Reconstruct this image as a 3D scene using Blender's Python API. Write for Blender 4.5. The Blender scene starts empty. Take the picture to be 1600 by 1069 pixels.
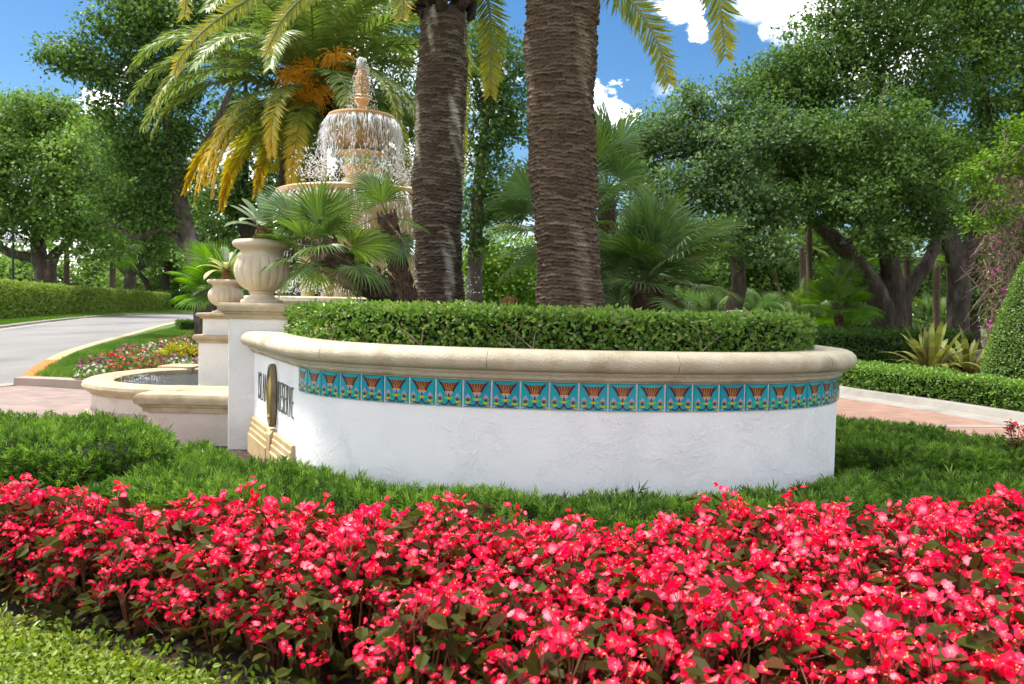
import bpy, bmesh, math, random
import numpy as np
from mathutils import Vector, Matrix

# ------------------------------------------------------------------ camera
SC = bpy.context.scene
COL = SC.collection
PITCH, ROLL, EYE, FPX = 2.42, 1.2, 1.45, 1244.0
cam_d = bpy.data.cameras.new('camera')
cam = bpy.data.objects.new('camera', cam_d)
COL.objects.link(cam)
CAMROT = Matrix.Rotation(math.radians(90 - PITCH), 3, 'X') @ Matrix.Rotation(math.radians(ROLL), 3, 'Z')
cam.location = (0, 0, EYE)
cam.rotation_euler = CAMROT.to_euler()
cam_d.sensor_width = 36.0
cam_d.lens = FPX / 1600 * 36.0
cam_d.clip_start = 0.05
cam_d.clip_end = 3000
cam_d.dof.use_dof = True
cam_d.dof.focus_distance = 5.7
cam_d.dof.aperture_fstop = 4.0
SC.camera = cam

# ------------------------------------------------------------------ light
SUN_EL, SUN_AZ = math.radians(66), (-0.80, 0.30)
_a = Vector((SUN_AZ[0], SUN_AZ[1], 0)).normalized()
SUN = Vector((_a.x * math.cos(SUN_EL), _a.y * math.cos(SUN_EL), math.sin(SUN_EL)))
sun_d = bpy.data.lights.new('sun', 'SUN')
sun_d.energy = 1.4
sun_d.angle = math.radians(10)
sun_d.color = (1.0, 0.95, 0.87)
sun = bpy.data.objects.new('sun', sun_d)
COL.objects.link(sun)
sun.rotation_euler = SUN.to_track_quat('Z', 'Y').to_euler()
sun.location = (-20, 5, 40)
SC.view_settings.view_transform = 'Standard'
SC.view_settings.look = 'None'
SC.view_settings.gamma = 1.0
SC.view_settings.exposure = 2.55
SC.cycles.use_denoising = True
SC.cycles.max_bounces = 8
SC.cycles.transparent_max_bounces = 16
SC.cycles.sample_clamp_indirect = 6.0
SC.cycles.caustics_reflective = False
SC.cycles.caustics_refractive = False


def P(px, py, Y):
    """point seen at photo pixel px,py standing Y metres ahead"""
    d = CAMROT @ Vector(((px - 800) / FPX, -(py - 534.5) / FPX, -1))
    return Vector((0, 0, EYE)) + d * (Y / d.y)


def G(px, py, z=0.0):
    """point on the level z below photo pixel px,py"""
    d = CAMROT @ Vector(((px - 800) / FPX, -(py - 534.5) / FPX, -1))
    return Vector((0, 0, EYE)) + d * ((z - EYE) / d.z)


CLOUD_W = 14.7  # noise offset that keeps the added fill clouds mostly out of view


def GB(px, Y):
    """point on the ground, Y metres ahead, below photo column px"""
    return Vector((P(px, 500, Y).x, Y, 0))


def make_world():
    w = bpy.data.worlds.new('World')
    SC.world = w
    w.use_nodes = True
    nt = w.node_tree
    nt.nodes.clear()
    N, L = nt.nodes.new, nt.links.new
    out = N('ShaderNodeOutputWorld')
    bg = N('ShaderNodeBackground')
    bg.inputs[1].default_value = 0.05
    sky = N('ShaderNodeTexSky')
    sky.sky_type = 'NISHITA'
    sky.sun_disc = False
    sky.sun_elevation = SUN_EL
    sky.sun_rotation = math.atan2(SUN.x, SUN.y)
    sky.altitude = 0
    sky.air_density = 1.0
    sky.dust_density = 0.5
    sky.ozone_density = 2.0
    tc = N('ShaderNodeTexCoord')
    # clouds: a few cumulus lobes with noisy edges, plus thin scattered wisps all round
    nz = N('ShaderNodeTexNoise')
    nz.inputs['Scale'].default_value = 22.0
    nz.inputs['Detail'].default_value = 9
    nz.inputs['Roughness'].default_value = 0.62
    mp = N('ShaderNodeMapping')
    mp.inputs['Scale'].default_value = (1, 1, 1.7)
    L(tc.outputs['Generated'], mp.inputs[0])
    L(mp.outputs[0], nz.inputs['Vector'])
    acc = None
    lobes = [(1062, 14, 1.5), (1085, 45, .9), (1195, 48, .6), (955, 168, 1.7), (935, 160, 1.4), (155, 165, 1.3), (205, 122, 1.0)]
    for px, py, deg in lobes:
        d = (P(px, py, 10) - Vector((0, 0, EYE))).normalized()
        dot = N('ShaderNodeVectorMath'); dot.operation = 'DOT_PRODUCT'
        nrm = N('ShaderNodeVectorMath'); nrm.operation = 'NORMALIZE'
        L(tc.outputs['Generated'], nrm.inputs[0])
        L(nrm.outputs[0], dot.inputs[0])
        dot.inputs[1].default_value = d
        mr = N('ShaderNodeMapRange')
        mr.inputs[1].default_value = math.cos(math.radians(deg * 1.5))
        mr.inputs[2].default_value = 1.0
        L(dot.outputs['Value'], mr.inputs[0])
        if acc is None:
            acc = mr.outputs[0]
        else:
            mx = N('ShaderNodeMath'); mx.operation = 'MAXIMUM'
            L(acc, mx.inputs[0]); L(mr.outputs[0], mx.inputs[1])
            acc = mx.outputs[0]
    ad = N('ShaderNodeMath'); ad.operation = 'MULTIPLY_ADD'
    L(nz.outputs['Fac'], ad.inputs[0]); ad.inputs[1].default_value = 2.6; L(acc, ad.inputs[2])
    mr2 = N('ShaderNodeMapRange')
    mr2.inputs[1].default_value = 1.9
    mr2.inputs[2].default_value = 2.6
    L(ad.outputs[0], mr2.inputs[0])
    # broken cumulus over the whole sky, added as neutral fill light for shaded sides
    gz = N('ShaderNodeTexNoise'); gz.noise_dimensions = '4D'
    gz.inputs['Scale'].default_value = 2.4; gz.inputs['Detail'].default_value = 9; gz.inputs['Roughness'].default_value = 0.55
    gz.inputs['W'].default_value = CLOUD_W
    L(mp.outputs[0], gz.inputs['Vector'])
    mg = N('ShaderNodeMapRange')
    mg.inputs[1].default_value = 0.475; mg.inputs[2].default_value = 0.64
    L(gz.outputs['Fac'], mg.inputs[0])
    mxc = N('ShaderNodeMath'); mxc.operation = 'MAXIMUM'
    L(mr2.outputs[0], mxc.inputs[0]); L(mg.outputs[0], mxc.inputs[1])
    mr2 = mxc
    mixc = N('ShaderNodeMix'); mixc.data_type = 'RGBA'
    L(mr2.outputs[0], mixc.inputs[0])
    hs = N('ShaderNodeHueSaturation')
    hs.inputs['Saturation'].default_value = 1.32
    hs.inputs['Value'].default_value = 0.54
    L(sky.outputs[0], hs.inputs['Color'])
    L(hs.outputs[0], mixc.inputs[6])
    mixc.inputs[7].default_value = (23.4, 22.4, 21.2, 1)  # cloud radiance raised and warmed so the clouds act as fill light
    L(mixc.outputs[2], bg.inputs[0])
    L(bg.outputs[0], out.inputs[0])


make_world()
rng = np.random.default_rng(7)
random.seed(7)


# ------------------------------------------------------------------ materials
MATS = {}


def new_mat(name):
    m = bpy.data.materials.new(name)
    m.use_nodes = True
    nt = m.node_tree
    nt.nodes.clear()
    MATS[name] = m
    return m, nt, nt.nodes.new, nt.links.new


def mat(name, c1, c2=None, scale=4.0, rough=0.8, bump=0.0, bscale=40.0, detail=5, c3=None, scale3=1.2, lo=0.35, hi=0.65, spec=0.3,
        metal=0.0, coord='Object', stretch=(1, 1, 1), bdist=0.02, trans=0.0):
    m, nt, N, L = new_mat(name)
    out = N('ShaderNodeOutputMaterial')
    bs = N('ShaderNodeBsdfPrincipled')
    L(bs.outputs[0], out.inputs[0])
    bs.inputs['Roughness'].default_value = rough
    bs.inputs['Specular IOR Level'].default_value = spec
    bs.inputs['Metallic'].default_value = metal
    bs.inputs['Transmission Weight'].default_value = trans
    tc = N('ShaderNodeTexCoord')
    mp = N('ShaderNodeMapping')
    mp.inputs['Scale'].default_value = stretch
    L(tc.outputs[coord], mp.inputs[0])
    src = None
    if c2 is not None:
        nz = N('ShaderNodeTexNoise')
        nz.inputs['Scale'].default_value = scale
        nz.inputs['Detail'].default_value = detail
        L(mp.outputs[0], nz.inputs['Vector'])
        mr = N('ShaderNodeMapRange')
        mr.inputs[1].default_value = lo
        mr.inputs[2].default_value = hi
        L(nz.outputs['Fac'], mr.inputs[0])
        mx = N('ShaderNodeMix'); mx.data_type = 'RGBA'
        mx.inputs[6].default_value = (*c1, 1)
        mx.inputs[7].default_value = (*c2, 1)
        L(mr.outputs[0], mx.inputs[0])
        src = mx.outputs[2]
        if c3 is not None:
            n3 = N('ShaderNodeTexNoise')
            n3.inputs['Scale'].default_value = scale3
            n3.inputs['Detail'].default_value = 6
            L(mp.outputs[0], n3.inputs['Vector'])
            m3 = N('ShaderNodeMapRange')
            m3.inputs[1].default_value = 0.54
            m3.inputs[2].default_value = 0.66
            L(n3.outputs['Fac'], m3.inputs[0])
            mx3 = N('ShaderNodeMix'); mx3.data_type = 'RGBA'
            L(m3.outputs[0], mx3.inputs[0])
            L(src, mx3.inputs[6])
            mx3.inputs[7].default_value = (*c3, 1)
            src = mx3.outputs[2]
        L(src, bs.inputs['Base Color'])
    else:
        bs.inputs['Base Color'].default_value = (*c1, 1)
    if bump:
        nb = N('ShaderNodeTexNoise')
        nb.inputs['Scale'].default_value = bscale
        nb.inputs['Detail'].default_value = 6
        L(mp.outputs[0], nb.inputs['Vector'])
        b = N('ShaderNodeBump')
        b.inputs['Strength'].default_value = bump
        b.inputs['Distance'].default_value = bdist
        L(nb.outputs['Fac'], b.inputs['Height'])
        L(b.outputs[0], bs.inputs['Normal'])
    return m


def leafmat(name, cols, transl=0.3, rough=0.45, spec=0.35, objvar=0.0):
    """leaf: colour by the leaf's own value 'v' (0..1) through a ramp, part of the light passes through"""
    m, nt, N, L = new_mat(name)
    out = N('ShaderNodeOutputMaterial')
    at = N('ShaderNodeAttribute'); at.attribute_name = 'v'
    rp = N('ShaderNodeValToRGB')
    n = len(cols)
    el = rp.color_ramp.elements
    while len(el) < n:
        el.new(0.5)
    for i, c in enumerate(cols):
        el[i].position = i / (n - 1)
        el[i].color = (*c, 1)
    fac = at.outputs['Fac']
    if objvar:
        oi = N('ShaderNodeObjectInfo')
        ma = N('ShaderNodeMath'); ma.operation = 'MULTIPLY_ADD'
        L(oi.outputs['Random'], ma.inputs[0]); ma.inputs[1].default_value = objvar
        sb = N('ShaderNodeMath'); sb.operation = 'SUBTRACT'
        L(fac, sb.inputs[0]); sb.inputs[1].default_value = objvar / 2
        L(sb.outputs[0], ma.inputs[2])
        fac = ma.outputs[0]
    L(fac, rp.inputs[0])
    bs = N('ShaderNodeBsdfPrincipled')
    bs.inputs['Roughness'].default_value = rough
    bs.inputs['Specular IOR Level'].default_value = spec
    L(rp.outputs[0], bs.inputs['Base Color'])
    if transl > 0:
        tr = N('ShaderNodeBsdfTranslucent')
        hs = N('ShaderNodeHueSaturation')
        hs.inputs['Value'].default_value = 1.5
        hs.inputs['Saturation'].default_value = 1.1
        L(rp.outputs[0], hs.inputs['Color'])
        L(hs.outputs[0], tr.inputs[0])
        mx = N('ShaderNodeMixShader')
        mx.inputs[0].default_value = transl
        L(bs.outputs[0], mx.inputs[1]); L(tr.outputs[0], mx.inputs[2])
        L(mx.outputs[0], out.inputs[0])
    else:
        L(bs.outputs[0], out.inputs[0])
    return m


def stucco_mat(name, c1, c2, strength=1.0, stain=None):
    m, nt, N, L = new_mat(name)
    out = N('ShaderNodeOutputMaterial')
    bs = N('ShaderNodeBsdfPrincipled')
    bs.inputs['Roughness'].default_value = 0.75
    bs.inputs['Specular IOR Level'].default_value = 0.25
    L(bs.outputs[0], out.inputs[0])
    tc = N('ShaderNodeTexCoord')
    n1 = N('ShaderNodeTexNoise'); n1.inputs['Scale'].default_value = 2.2; n1.inputs['Detail'].default_value = 5
    L(tc.outputs['Object'], n1.inputs['Vector'])
    mx = N('ShaderNodeMix'); mx.data_type = 'RGBA'
    mx.inputs[6].default_value = (*c1, 1); mx.inputs[7].default_value = (*c2, 1)
    L(n1.outputs['Fac'], mx.inputs[0])
    L(mx.outputs[2], bs.inputs['Base Color'])
    # trowel marks: flat plateaus broken by short curved ridges
    w = N('ShaderNodeTexNoise'); w.inputs['Scale'].default_value = 5.0; w.inputs['Detail'].default_value = 3
    L(tc.outputs['Object'], w.inputs['Vector'])
    va = N('ShaderNodeVectorMath'); va.operation = 'MULTIPLY_ADD'
    L(w.outputs['Color'], va.inputs[0]); va.inputs[1].default_value = (0.22, 0.22, 0.22); L(tc.outputs['Object'], va.inputs[2])
    n2 = N('ShaderNodeTexNoise'); n2.inputs['Scale'].default_value = 19; n2.inputs['Detail'].default_value = 5; n2.inputs['Roughness'].default_value = 0.6
    L(va.outputs[0], n2.inputs['Vector'])
    r2 = N('ShaderNodeValToRGB')
    e = r2.color_ramp.elements
    e[0].position = 0.40; e[0].color = (0, 0, 0, 1)
    e[1].position = 0.66; e[1].color = (1, 1, 1, 1)
    for ps, vl in ((.47, .42), (.478, .06), (.535, .10), (.545, .52), (.60, .56), (.608, .82)):
        q_ = e.new(ps); q_.color = (vl, vl, vl, 1)
    L(n2.outputs['Fac'], r2.inputs[0])
    mk = N('ShaderNodeTexNoise'); mk.inputs['Scale'].default_value = 3.3; mk.inputs['Detail'].default_value = 3
    L(tc.outputs['Object'], mk.inputs['Vector'])
    mkr = N('ShaderNodeMapRange'); mkr.inputs[1].default_value = .46; mkr.inputs[2].default_value = .64; mkr.inputs[3].default_value = .30
    L(mk.outputs['Fac'], mkr.inputs[0])
    n3 = N('ShaderNodeTexNoise'); n3.inputs['Scale'].default_value = 85; n3.inputs['Detail'].default_value = 5; n3.inputs['Roughness'].default_value = .65
    L(va.outputs[0], n3.inputs['Vector'])
    mu = N('ShaderNodeMath'); mu.operation = 'MULTIPLY'
    L(r2.outputs[0], mu.inputs[0]); L(mkr.outputs[0], mu.inputs[1])
    m3 = N('ShaderNodeMath'); m3.operation = 'MULTIPLY'
    L(n3.outputs['Fac'], m3.inputs[0]); L(mkr.outputs[0], m3.inputs[1])
    ad = N('ShaderNodeMath'); ad.operation = 'MULTIPLY_ADD'
    L(m3.outputs[0], ad.inputs[0]); ad.inputs[1].default_value = 0.6; L(mu.outputs[0], ad.inputs[2])
    b = N('ShaderNodeBump'); b.inputs['Strength'].default_value = strength; b.inputs['Distance'].default_value = 0.012
    L(ad.outputs[0], b.inputs['Height'])
    L(b.outputs[0], bs.inputs['Normal'])
    return m


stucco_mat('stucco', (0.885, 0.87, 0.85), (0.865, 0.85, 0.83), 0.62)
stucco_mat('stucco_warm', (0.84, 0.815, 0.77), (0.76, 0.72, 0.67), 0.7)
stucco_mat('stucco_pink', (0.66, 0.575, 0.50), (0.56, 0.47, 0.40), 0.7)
mat('bark_fan', (0.14, 0.085, 0.055), (0.06, 0.04, 0.028), 14, 0.95, 0.9, 40)
mat('pool_stone', (0.47, 0.385, 0.255), (0.38, 0.30, 0.185), 7, 0.85, 0.5, 90, c3=(0.29, 0.225, 0.135), scale3=3, bdist=0.010)
mat('cast_stone', (0.56, 0.49, 0.36), (0.47, 0.395, 0.275), 7, 0.85, 0.5, 90, c3=(0.38, 0.31, 0.20), scale3=3, bdist=0.018)
mat('gold_stone', (0.56, 0.41, 0.22), (0.45, 0.31, 0.15), 6, 0.85, 0.4, 90, c3=(0.56, 0.42, 0.31), scale3=2, bdist=0.005)
mat('urn_stone', (0.66, 0.56, 0.43), (0.56, 0.45, 0.32), 5, 0.8, 0.3, 80, bdist=0.004)
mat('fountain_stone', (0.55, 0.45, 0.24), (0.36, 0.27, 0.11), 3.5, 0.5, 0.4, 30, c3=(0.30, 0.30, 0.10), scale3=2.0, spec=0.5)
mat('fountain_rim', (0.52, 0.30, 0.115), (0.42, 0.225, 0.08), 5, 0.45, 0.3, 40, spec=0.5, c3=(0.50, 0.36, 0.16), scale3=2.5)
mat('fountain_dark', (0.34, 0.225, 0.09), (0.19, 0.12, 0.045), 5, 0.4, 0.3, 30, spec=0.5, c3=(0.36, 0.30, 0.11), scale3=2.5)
mat('slate_base', (0.46, 0.36, 0.27), (0.36, 0.28, 0.20), 12, 0.85, 0.4, 60)
mat('soil', (0.055, 0.038, 0.026), (0.028, 0.019, 0.013), 18, 0.95, 0.9, 60, c3=(0.10, 0.07, 0.045), scale3=9)
mat('mulch', (0.045, 0.03, 0.02), (0.02, 0.014, 0.01), 25, 0.95, 1.0, 70)
mat('turf', (0.075, 0.125, 0.024), (0.045, 0.085, 0.016), 2.5, 0.9, 0.8, 120, c3=(0.10, 0.14, 0.035), scale3=0.7)
mat('ground_mat', (0.055, 0.085, 0.022), (0.03, 0.05, 0.014), 1.3, 0.95, 0.6, 40, c3=(0.035, 0.028, 0.018), scale3=0.15)
mat('road_mat', (0.19, 0.184, 0.178), (0.155, 0.150, 0.146), 0.9, 0.85, 0.25, 160, c3=(0.12, 0.117, 0.113), scale3=0.35, stretch=(1, .35, 1))
mat('concrete', (0.26, 0.245, 0.22), (0.21, 0.195, 0.17), 3, 0.85, 0.3, 90, c3=(0.16, 0.15, 0.13), scale3=.8)
mat('pink_concrete', (0.36, 0.27, 0.225), (0.31, 0.23, 0.19), 3, 0.85, 0.3, 90)
mat('kerb_orange', (0.52, 0.11, 0.006), (0.45, 0.16, 0.02), 5, 0.7)
mat('kerb_yellow', (0.36, 0.26, 0.10), (0.34, 0.30, 0.22), 2.5, 0.8)
mat('bronze', (0.26, 0.205, 0.115), (0.18, 0.14, 0.08), 14, 0.5, 0.3, 50, metal=0.35)
mat('gilt', (0.42, 0.31, 0.10), None, rough=0.4, metal=0.7)
mat('letter_metal', (0.055, 0.058, 0.052), (0.10, 0.10, 0.085), 20, 0.5)
mat('tile_teal', (0.006, 0.34, 0.385), (0.004, 0.28, 0.36), 9, 0.18, 0.12, 30, spec=0.5, bdist=0.004)
mat('tile_teal_deep', (0.004, 0.28, 0.36), (0.003, 0.23, 0.33), 9, 0.2, 0.12, 30, spec=0.5, bdist=0.004)
mat('tile_teal_pale', (0.012, 0.37, 0.39), (0.006, 0.31, 0.36), 9, 0.16, 0.12, 30, spec=0.5, bdist=0.004)
mat('glaze_maroon', (0.085, 0.012, 0.016), (0.13, 0.02, 0.015), 30, 0.2, spec=0.5)
mat('glaze_plum', (0.05, 0.010, 0.03), None, rough=0.2, spec=0.5)
mat('glaze_orange', (0.62, 0.25, 0.05), (0.62, 0.32, 0.14), 30, 0.2, spec=0.5)
mat('glaze_yellow', (0.62, 0.36, 0.015), None, rough=0.2, spec=0.5)
mat('glaze_green', (0.12, 0.48, 0.06), (0.03, 0.42, 0.22), 25, 0.2, spec=0.5)
mat('glaze_lilac', (0.36, 0.36, 0.62), None, rough=0.2, spec=0.5)
mat('grout', (0.72, 0.70, 0.66), (0.60, 0.57, 0.52), 30, 0.9)
mat('bark_oak', (0.115, 0.088, 0.065), (0.055, 0.042, 0.032), 9, 0.95, 0.9, 22, stretch=(1, 1, 0.35), c3=(0.17, 0.15, 0.125), scale3=2.5, bdist=0.05)
mat('bark_dark', (0.07, 0.052, 0.04), (0.035, 0.027, 0.022), 9, 0.95, 0.9, 22, stretch=(1, 1, 0.35), bdist=0.04)
mat('bark_slim', (0.16, 0.11, 0.075), (0.09, 0.06, 0.042), 12, 0.95, 0.6, 30, stretch=(1, 1, 2.5))
leafmat('bark_palm', [(0.040, 0.027, 0.020), (0.105, 0.070, 0.047), (0.20, 0.145, 0.10), (0.34, 0.28, 0.22)], 0, 0.95, 0.15)
leafmat('bark_lichen', [(0.036, 0.026, 0.019), (0.090, 0.063, 0.045), (0.22, 0.185, 0.14), (0.42, 0.40, 0.33)], 0, 0.95, 0.15)
mat('bark_boots', (0.075, 0.052, 0.036), (0.035, 0.025, 0.018), 14, 0.95, 0.9, 40)
mat('twig', (0.27, 0.19, 0.145), (0.17, 0.12, 0.09), 20, 0.9)
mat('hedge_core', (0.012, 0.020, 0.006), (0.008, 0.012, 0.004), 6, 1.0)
mat('rachis', (0.22, 0.24, 0.07), (0.16, 0.17, 0.05), 5, 0.6)
mat('rachis_gold', (0.50, 0.30, 0.06), (0.36, 0.20, 0.05), 5, 0.6)
mat('petiole', (0.10, 0.15, 0.04), (0.07, 0.10, 0.03), 8, 0.6)
mat('fruit_orange', (0.85, 0.34, 0.015), (0.75, 0.42, 0.03), 6, 0.6)
mat('brom_stem', (0.26, 0.13, 0.045), (0.10, 0.05, 0.02), 30, 0.9, 0.8, 40)
mat('lamp_metal', (0.035, 0.036, 0.04), None, rough=0.5, metal=0.6)
mat('lamp_globe', (0.62, 0.58, 0.44), None, rough=0.35)
mat('white_rock', (0.72, 0.72, 0.72), (0.55, 0.55, 0.56), 6, 0.8, 0.5, 20)
mat('grey_rock', (0.26, 0.255, 0.25), (0.17, 0.165, 0.16), 6, 0.9, 0.6, 20)
mat('stem_red', (0.16, 0.035, 0.02), (0.10, 0.05, 0.02), 10, 0.6)
mat('flower_eye', (0.80, 0.42, 0.12), None, rough=0.6)

leafmat('leaf_oak', [(0.030, 0.068, 0.012), (0.078, 0.150, 0.026), (0.155, 0.255, 0.052)], 0.38, 0.5, 0.3)
leafmat('leaf_oak_light', [(0.045, 0.092, 0.015), (0.12, 0.21, 0.036), (0.22, 0.33, 0.07)], 0.4, 0.5, 0.3)
leafmat('leaf_oak_grey', [(0.034, 0.070, 0.020), (0.082, 0.150, 0.042), (0.17, 0.255, 0.08)], 0.38, 0.5, 0.3)
leafmat('leaf_lime', [(0.07, 0.15, 0.012), (0.12, 0.23, 0.02), (0.19, 0.31, 0.04)], 0.35, 0.5, 0.25)
leafmat('leaf_box', [(0.045, 0.100, 0.014), (0.105, 0.205, 0.028), (0.19, 0.305, 0.055), (0.24, 0.19, 0.08)], 0.33, 0.38, 0.4)
leafmat('leaf_podo', [(0.032, 0.072, 0.012), (0.125, 0.24, 0.032), (0.30, 0.44, 0.08)], 0.28, 0.4, 0.35)
leafmat('leaf_farhedge', [(0.08, 0.13, 0.018), (0.17, 0.25, 0.038), (0.28, 0.35, 0.075)], 0.35, 0.55, 0.25)
leafmat('leaf_ground', [(0.08, 0.14, 0.014), (0.19, 0.27, 0.028), (0.33, 0.38, 0.07)], 0.3, 0.4)
leafmat('leaf_grass', [(0.05, 0.12, 0.012), (0.10, 0.20, 0.02), (0.17, 0.27, 0.04)], 0.3, 0.5)
leafmat('leaf_begonia', [(0.050, 0.020, 0.008), (0.045, 0.040, 0.008), (0.058, 0.076, 0.013), (0.10, 0.034, 0.014)], 0.3, 0.5, 0.08, 0.3)
leafmat('petal', [(0.60, 0.003, 0.026), (0.82, 0.012, 0.070), (0.90, 0.046, 0.14), (0.94, 0.33, 0.39)], 0.35, 0.6, 0.10, 0.15)
leafmat('palm_green', [(0.12, 0.19, 0.035), (0.20, 0.28, 0.06), (0.31, 0.39, 0.13)], 0.3, 0.4, 0.45)
leafmat('palm_mixed', [(0.11, 0.18, 0.04), (0.20, 0.26, 0.05), (0.40, 0.38, 0.045), (0.58, 0.40, 0.03)], 0.3, 0.45, 0.35)
leafmat('palm_gold', [(0.26, 0.26, 0.035), (0.52, 0.38, 0.025), (0.62, 0.32, 0.025)], 0.35, 0.5, 0.3)
leafmat('fan_green', [(0.06, 0.12, 0.020), (0.12, 0.20, 0.034), (0.24, 0.33, 0.075)], 0.3, 0.38, 0.45)
leafmat('fan_bluish', [(0.06, 0.12, 0.034), (0.115, 0.20, 0.055), (0.21, 0.31, 0.095)], 0.3, 0.38, 0.45)
leafmat('fan_bright', [(0.06, 0.15, 0.010), (0.12, 0.26, 0.02), (0.22, 0.38, 0.05)], 0.35, 0.35, 0.45)
leafmat('fan_dead', [(0.22, 0.15, 0.085), (0.34, 0.25, 0.15), (0.42, 0.33, 0.20)], 0.2, 0.7)
leafmat('brom_grey', [(0.13, 0.19, 0.11), (0.19, 0.26, 0.16), (0.27, 0.33, 0.21)], 0.25, 0.45)
leafmat('brom_pale', [(0.22, 0.26, 0.09), (0.36, 0.36, 0.13), (0.45, 0.40, 0.18)], 0.25, 0.45)
leafmat('brom_wine', [(0.085, 0.024, 0.024), (0.12, 0.095, 0.026), (0.15, 0.175, 0.036), (0.27, 0.29, 0.08)], 0.25, 0.4, 0.35)
leafmat('impatiens_leaf', [(0.05, 0.11, 0.015), (0.10, 0.17, 0.03), (0.17, 0.20, 0.05)], 0.3, 0.5)
for nm, c in dict(pink=(0.70, 0.06, 0.26), white=(0.80, 0.74, 0.72), red=(0.62, 0.03, 0.04), magenta=(0.48, 0.03, 0.30)).items():
    leafmat('petal_' + nm, [tuple(x * 0.85 for x in c), c], 0.3, 0.5)
leafmat('leaf_croton', [(0.13, 0.22, 0.02), (0.42, 0.38, 0.03), (0.52, 0.24, 0.03)], 0.3, 0.4)
leafmat('bract', [(0.45, 0.02, 0.30), (0.62, 0.06, 0.42)], 0.35, 0.5)


def water_mats():
    m, nt, N, L = new_mat('pool_water')
    out = N('ShaderNodeOutputMaterial'); bs = N('ShaderNodeBsdfPrincipled'); L(bs.outputs[0], out.inputs[0])
    bs.inputs['Base Color'].default_value = (0.045, 0.055, 0.06, 1)
    bs.inputs['Roughness'].default_value = 0.06
    bs.inputs['IOR'].default_value = 1.33
    bs.inputs['Specular IOR Level'].default_value = 0.7
    tc = N('ShaderNodeTexCoord')
    nz = N('ShaderNodeTexNoise'); nz.inputs['Scale'].default_value = 7; nz.inputs['Detail'].default_value = 5; nz.inputs['Roughness'].default_value = 0.6
    L(tc.outputs['Object'], nz.inputs['Vector'])
    b = N('ShaderNodeBump'); b.inputs['Strength'].default_value = 0.9; b.inputs['Distance'].default_value = 0.09
    L(nz.outputs['Fac'], b.inputs['Height']); L(b.outputs[0], bs.inputs['Normal'])
    m, nt, N, L = new_mat('falling_water')
    out = N('ShaderNodeOutputMaterial'); bs = N('ShaderNodeBsdfPrincipled')
    bs.inputs['Base Color'].default_value = (0.90, 0.93, 0.96, 1)
    bs.inputs['Roughness'].default_value = 0.15
    bs.inputs['IOR'].default_value = 1.33
    tr = N('ShaderNodeBsdfTransparent'); mx = N('ShaderNodeMixShader'); mx.inputs[0].default_value = .68
    L(tr.outputs[0], mx.inputs[1]); L(bs.outputs[0], mx.inputs[2]); L(mx.outputs[0], out.inputs[0])


water_mats()


def brick_mat(name, cols, mortar, scale, w, h):
    m, nt, N, L = new_mat(name)
    out = N('ShaderNodeOutputMaterial'); bs = N('ShaderNodeBsdfPrincipled'); L(bs.outputs[0], out.inputs[0])
    bs.inputs['Roughness'].default_value = 0.85
    tc = N('ShaderNodeTexCoord')
    bt = N('ShaderNodeTexBrick')
    bt.inputs['Scale'].default_value = scale
    bt.inputs['Brick Width'].default_value = w
    bt.inputs['Row Height'].default_value = h
    bt.inputs['Mortar Size'].default_value = 0.008
    bt.inputs['Color1'].default_value = (*cols[0], 1)
    bt.inputs['Color2'].default_value = (*cols[1], 1)
    bt.inputs['Mortar'].default_value = (*mortar, 1)
    L(tc.outputs['Object'], bt.inputs['Vector'])
    nz = N('ShaderNodeTexNoise'); nz.inputs['Scale'].default_value = 3; nz.inputs['Detail'].default_value = 6
    L(tc.outputs['Object'], nz.inputs['Vector'])
    mx = N('ShaderNodeMix'); mx.data_type = 'RGBA'; mx.blend_type = 'OVERLAY'
    mx.inputs[0].default_value = 0.6
    L(bt.outputs['Color'], mx.inputs[6]); L(nz.outputs['Fac'], mx.inputs[7])
    L(mx.outputs[2], bs.inputs['Base Color'])
    b = N('ShaderNodeBump'); b.inputs['Strength'].default_value = 0.6; b.inputs['Distance'].default_value = 0.01; b.invert = True
    L(bt.outputs['Fac'], b.inputs['Height']); L(b.outputs[0], bs.inputs['Normal'])


brick_mat('brick_paving', [(0.25, 0.135, 0.092), (0.20, 0.11, 0.08)], (0.20, 0.14, 0.105), 1.0, 0.21, 0.105)
brick_mat('brick_paving_pale', [(0.25, 0.175, 0.15), (0.21, 0.15, 0.13)], (0.17, 0.135, 0.115), 1.0, 0.21, 0.105)


# ------------------------------------------------------------------ mesh helpers
def ob(name, me, parent=None, loc=None, rot=None, scale=None, label=None, cat=None, group=None, kind=None):
    o = bpy.data.objects.new(name, me)
    COL.objects.link(o)
    if parent is not None:
        o.parent = parent
    if loc is not None:
        o.location = loc
    if rot is not None:
        o.rotation_euler = rot
    if scale is not None:
        o.scale = scale if hasattr(scale, '__len__') else (scale,) * 3
    if label:
        o['label'] = label
    if cat:
        o['category'] = cat
    if group:
        o['group'] = group
    if kind:
        o['kind'] = kind
    return o


def thing(name, loc, label, cat, group=None, rot=None, scale=None):
    return ob(name, None, None, loc, rot, scale, label, cat, group)


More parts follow.
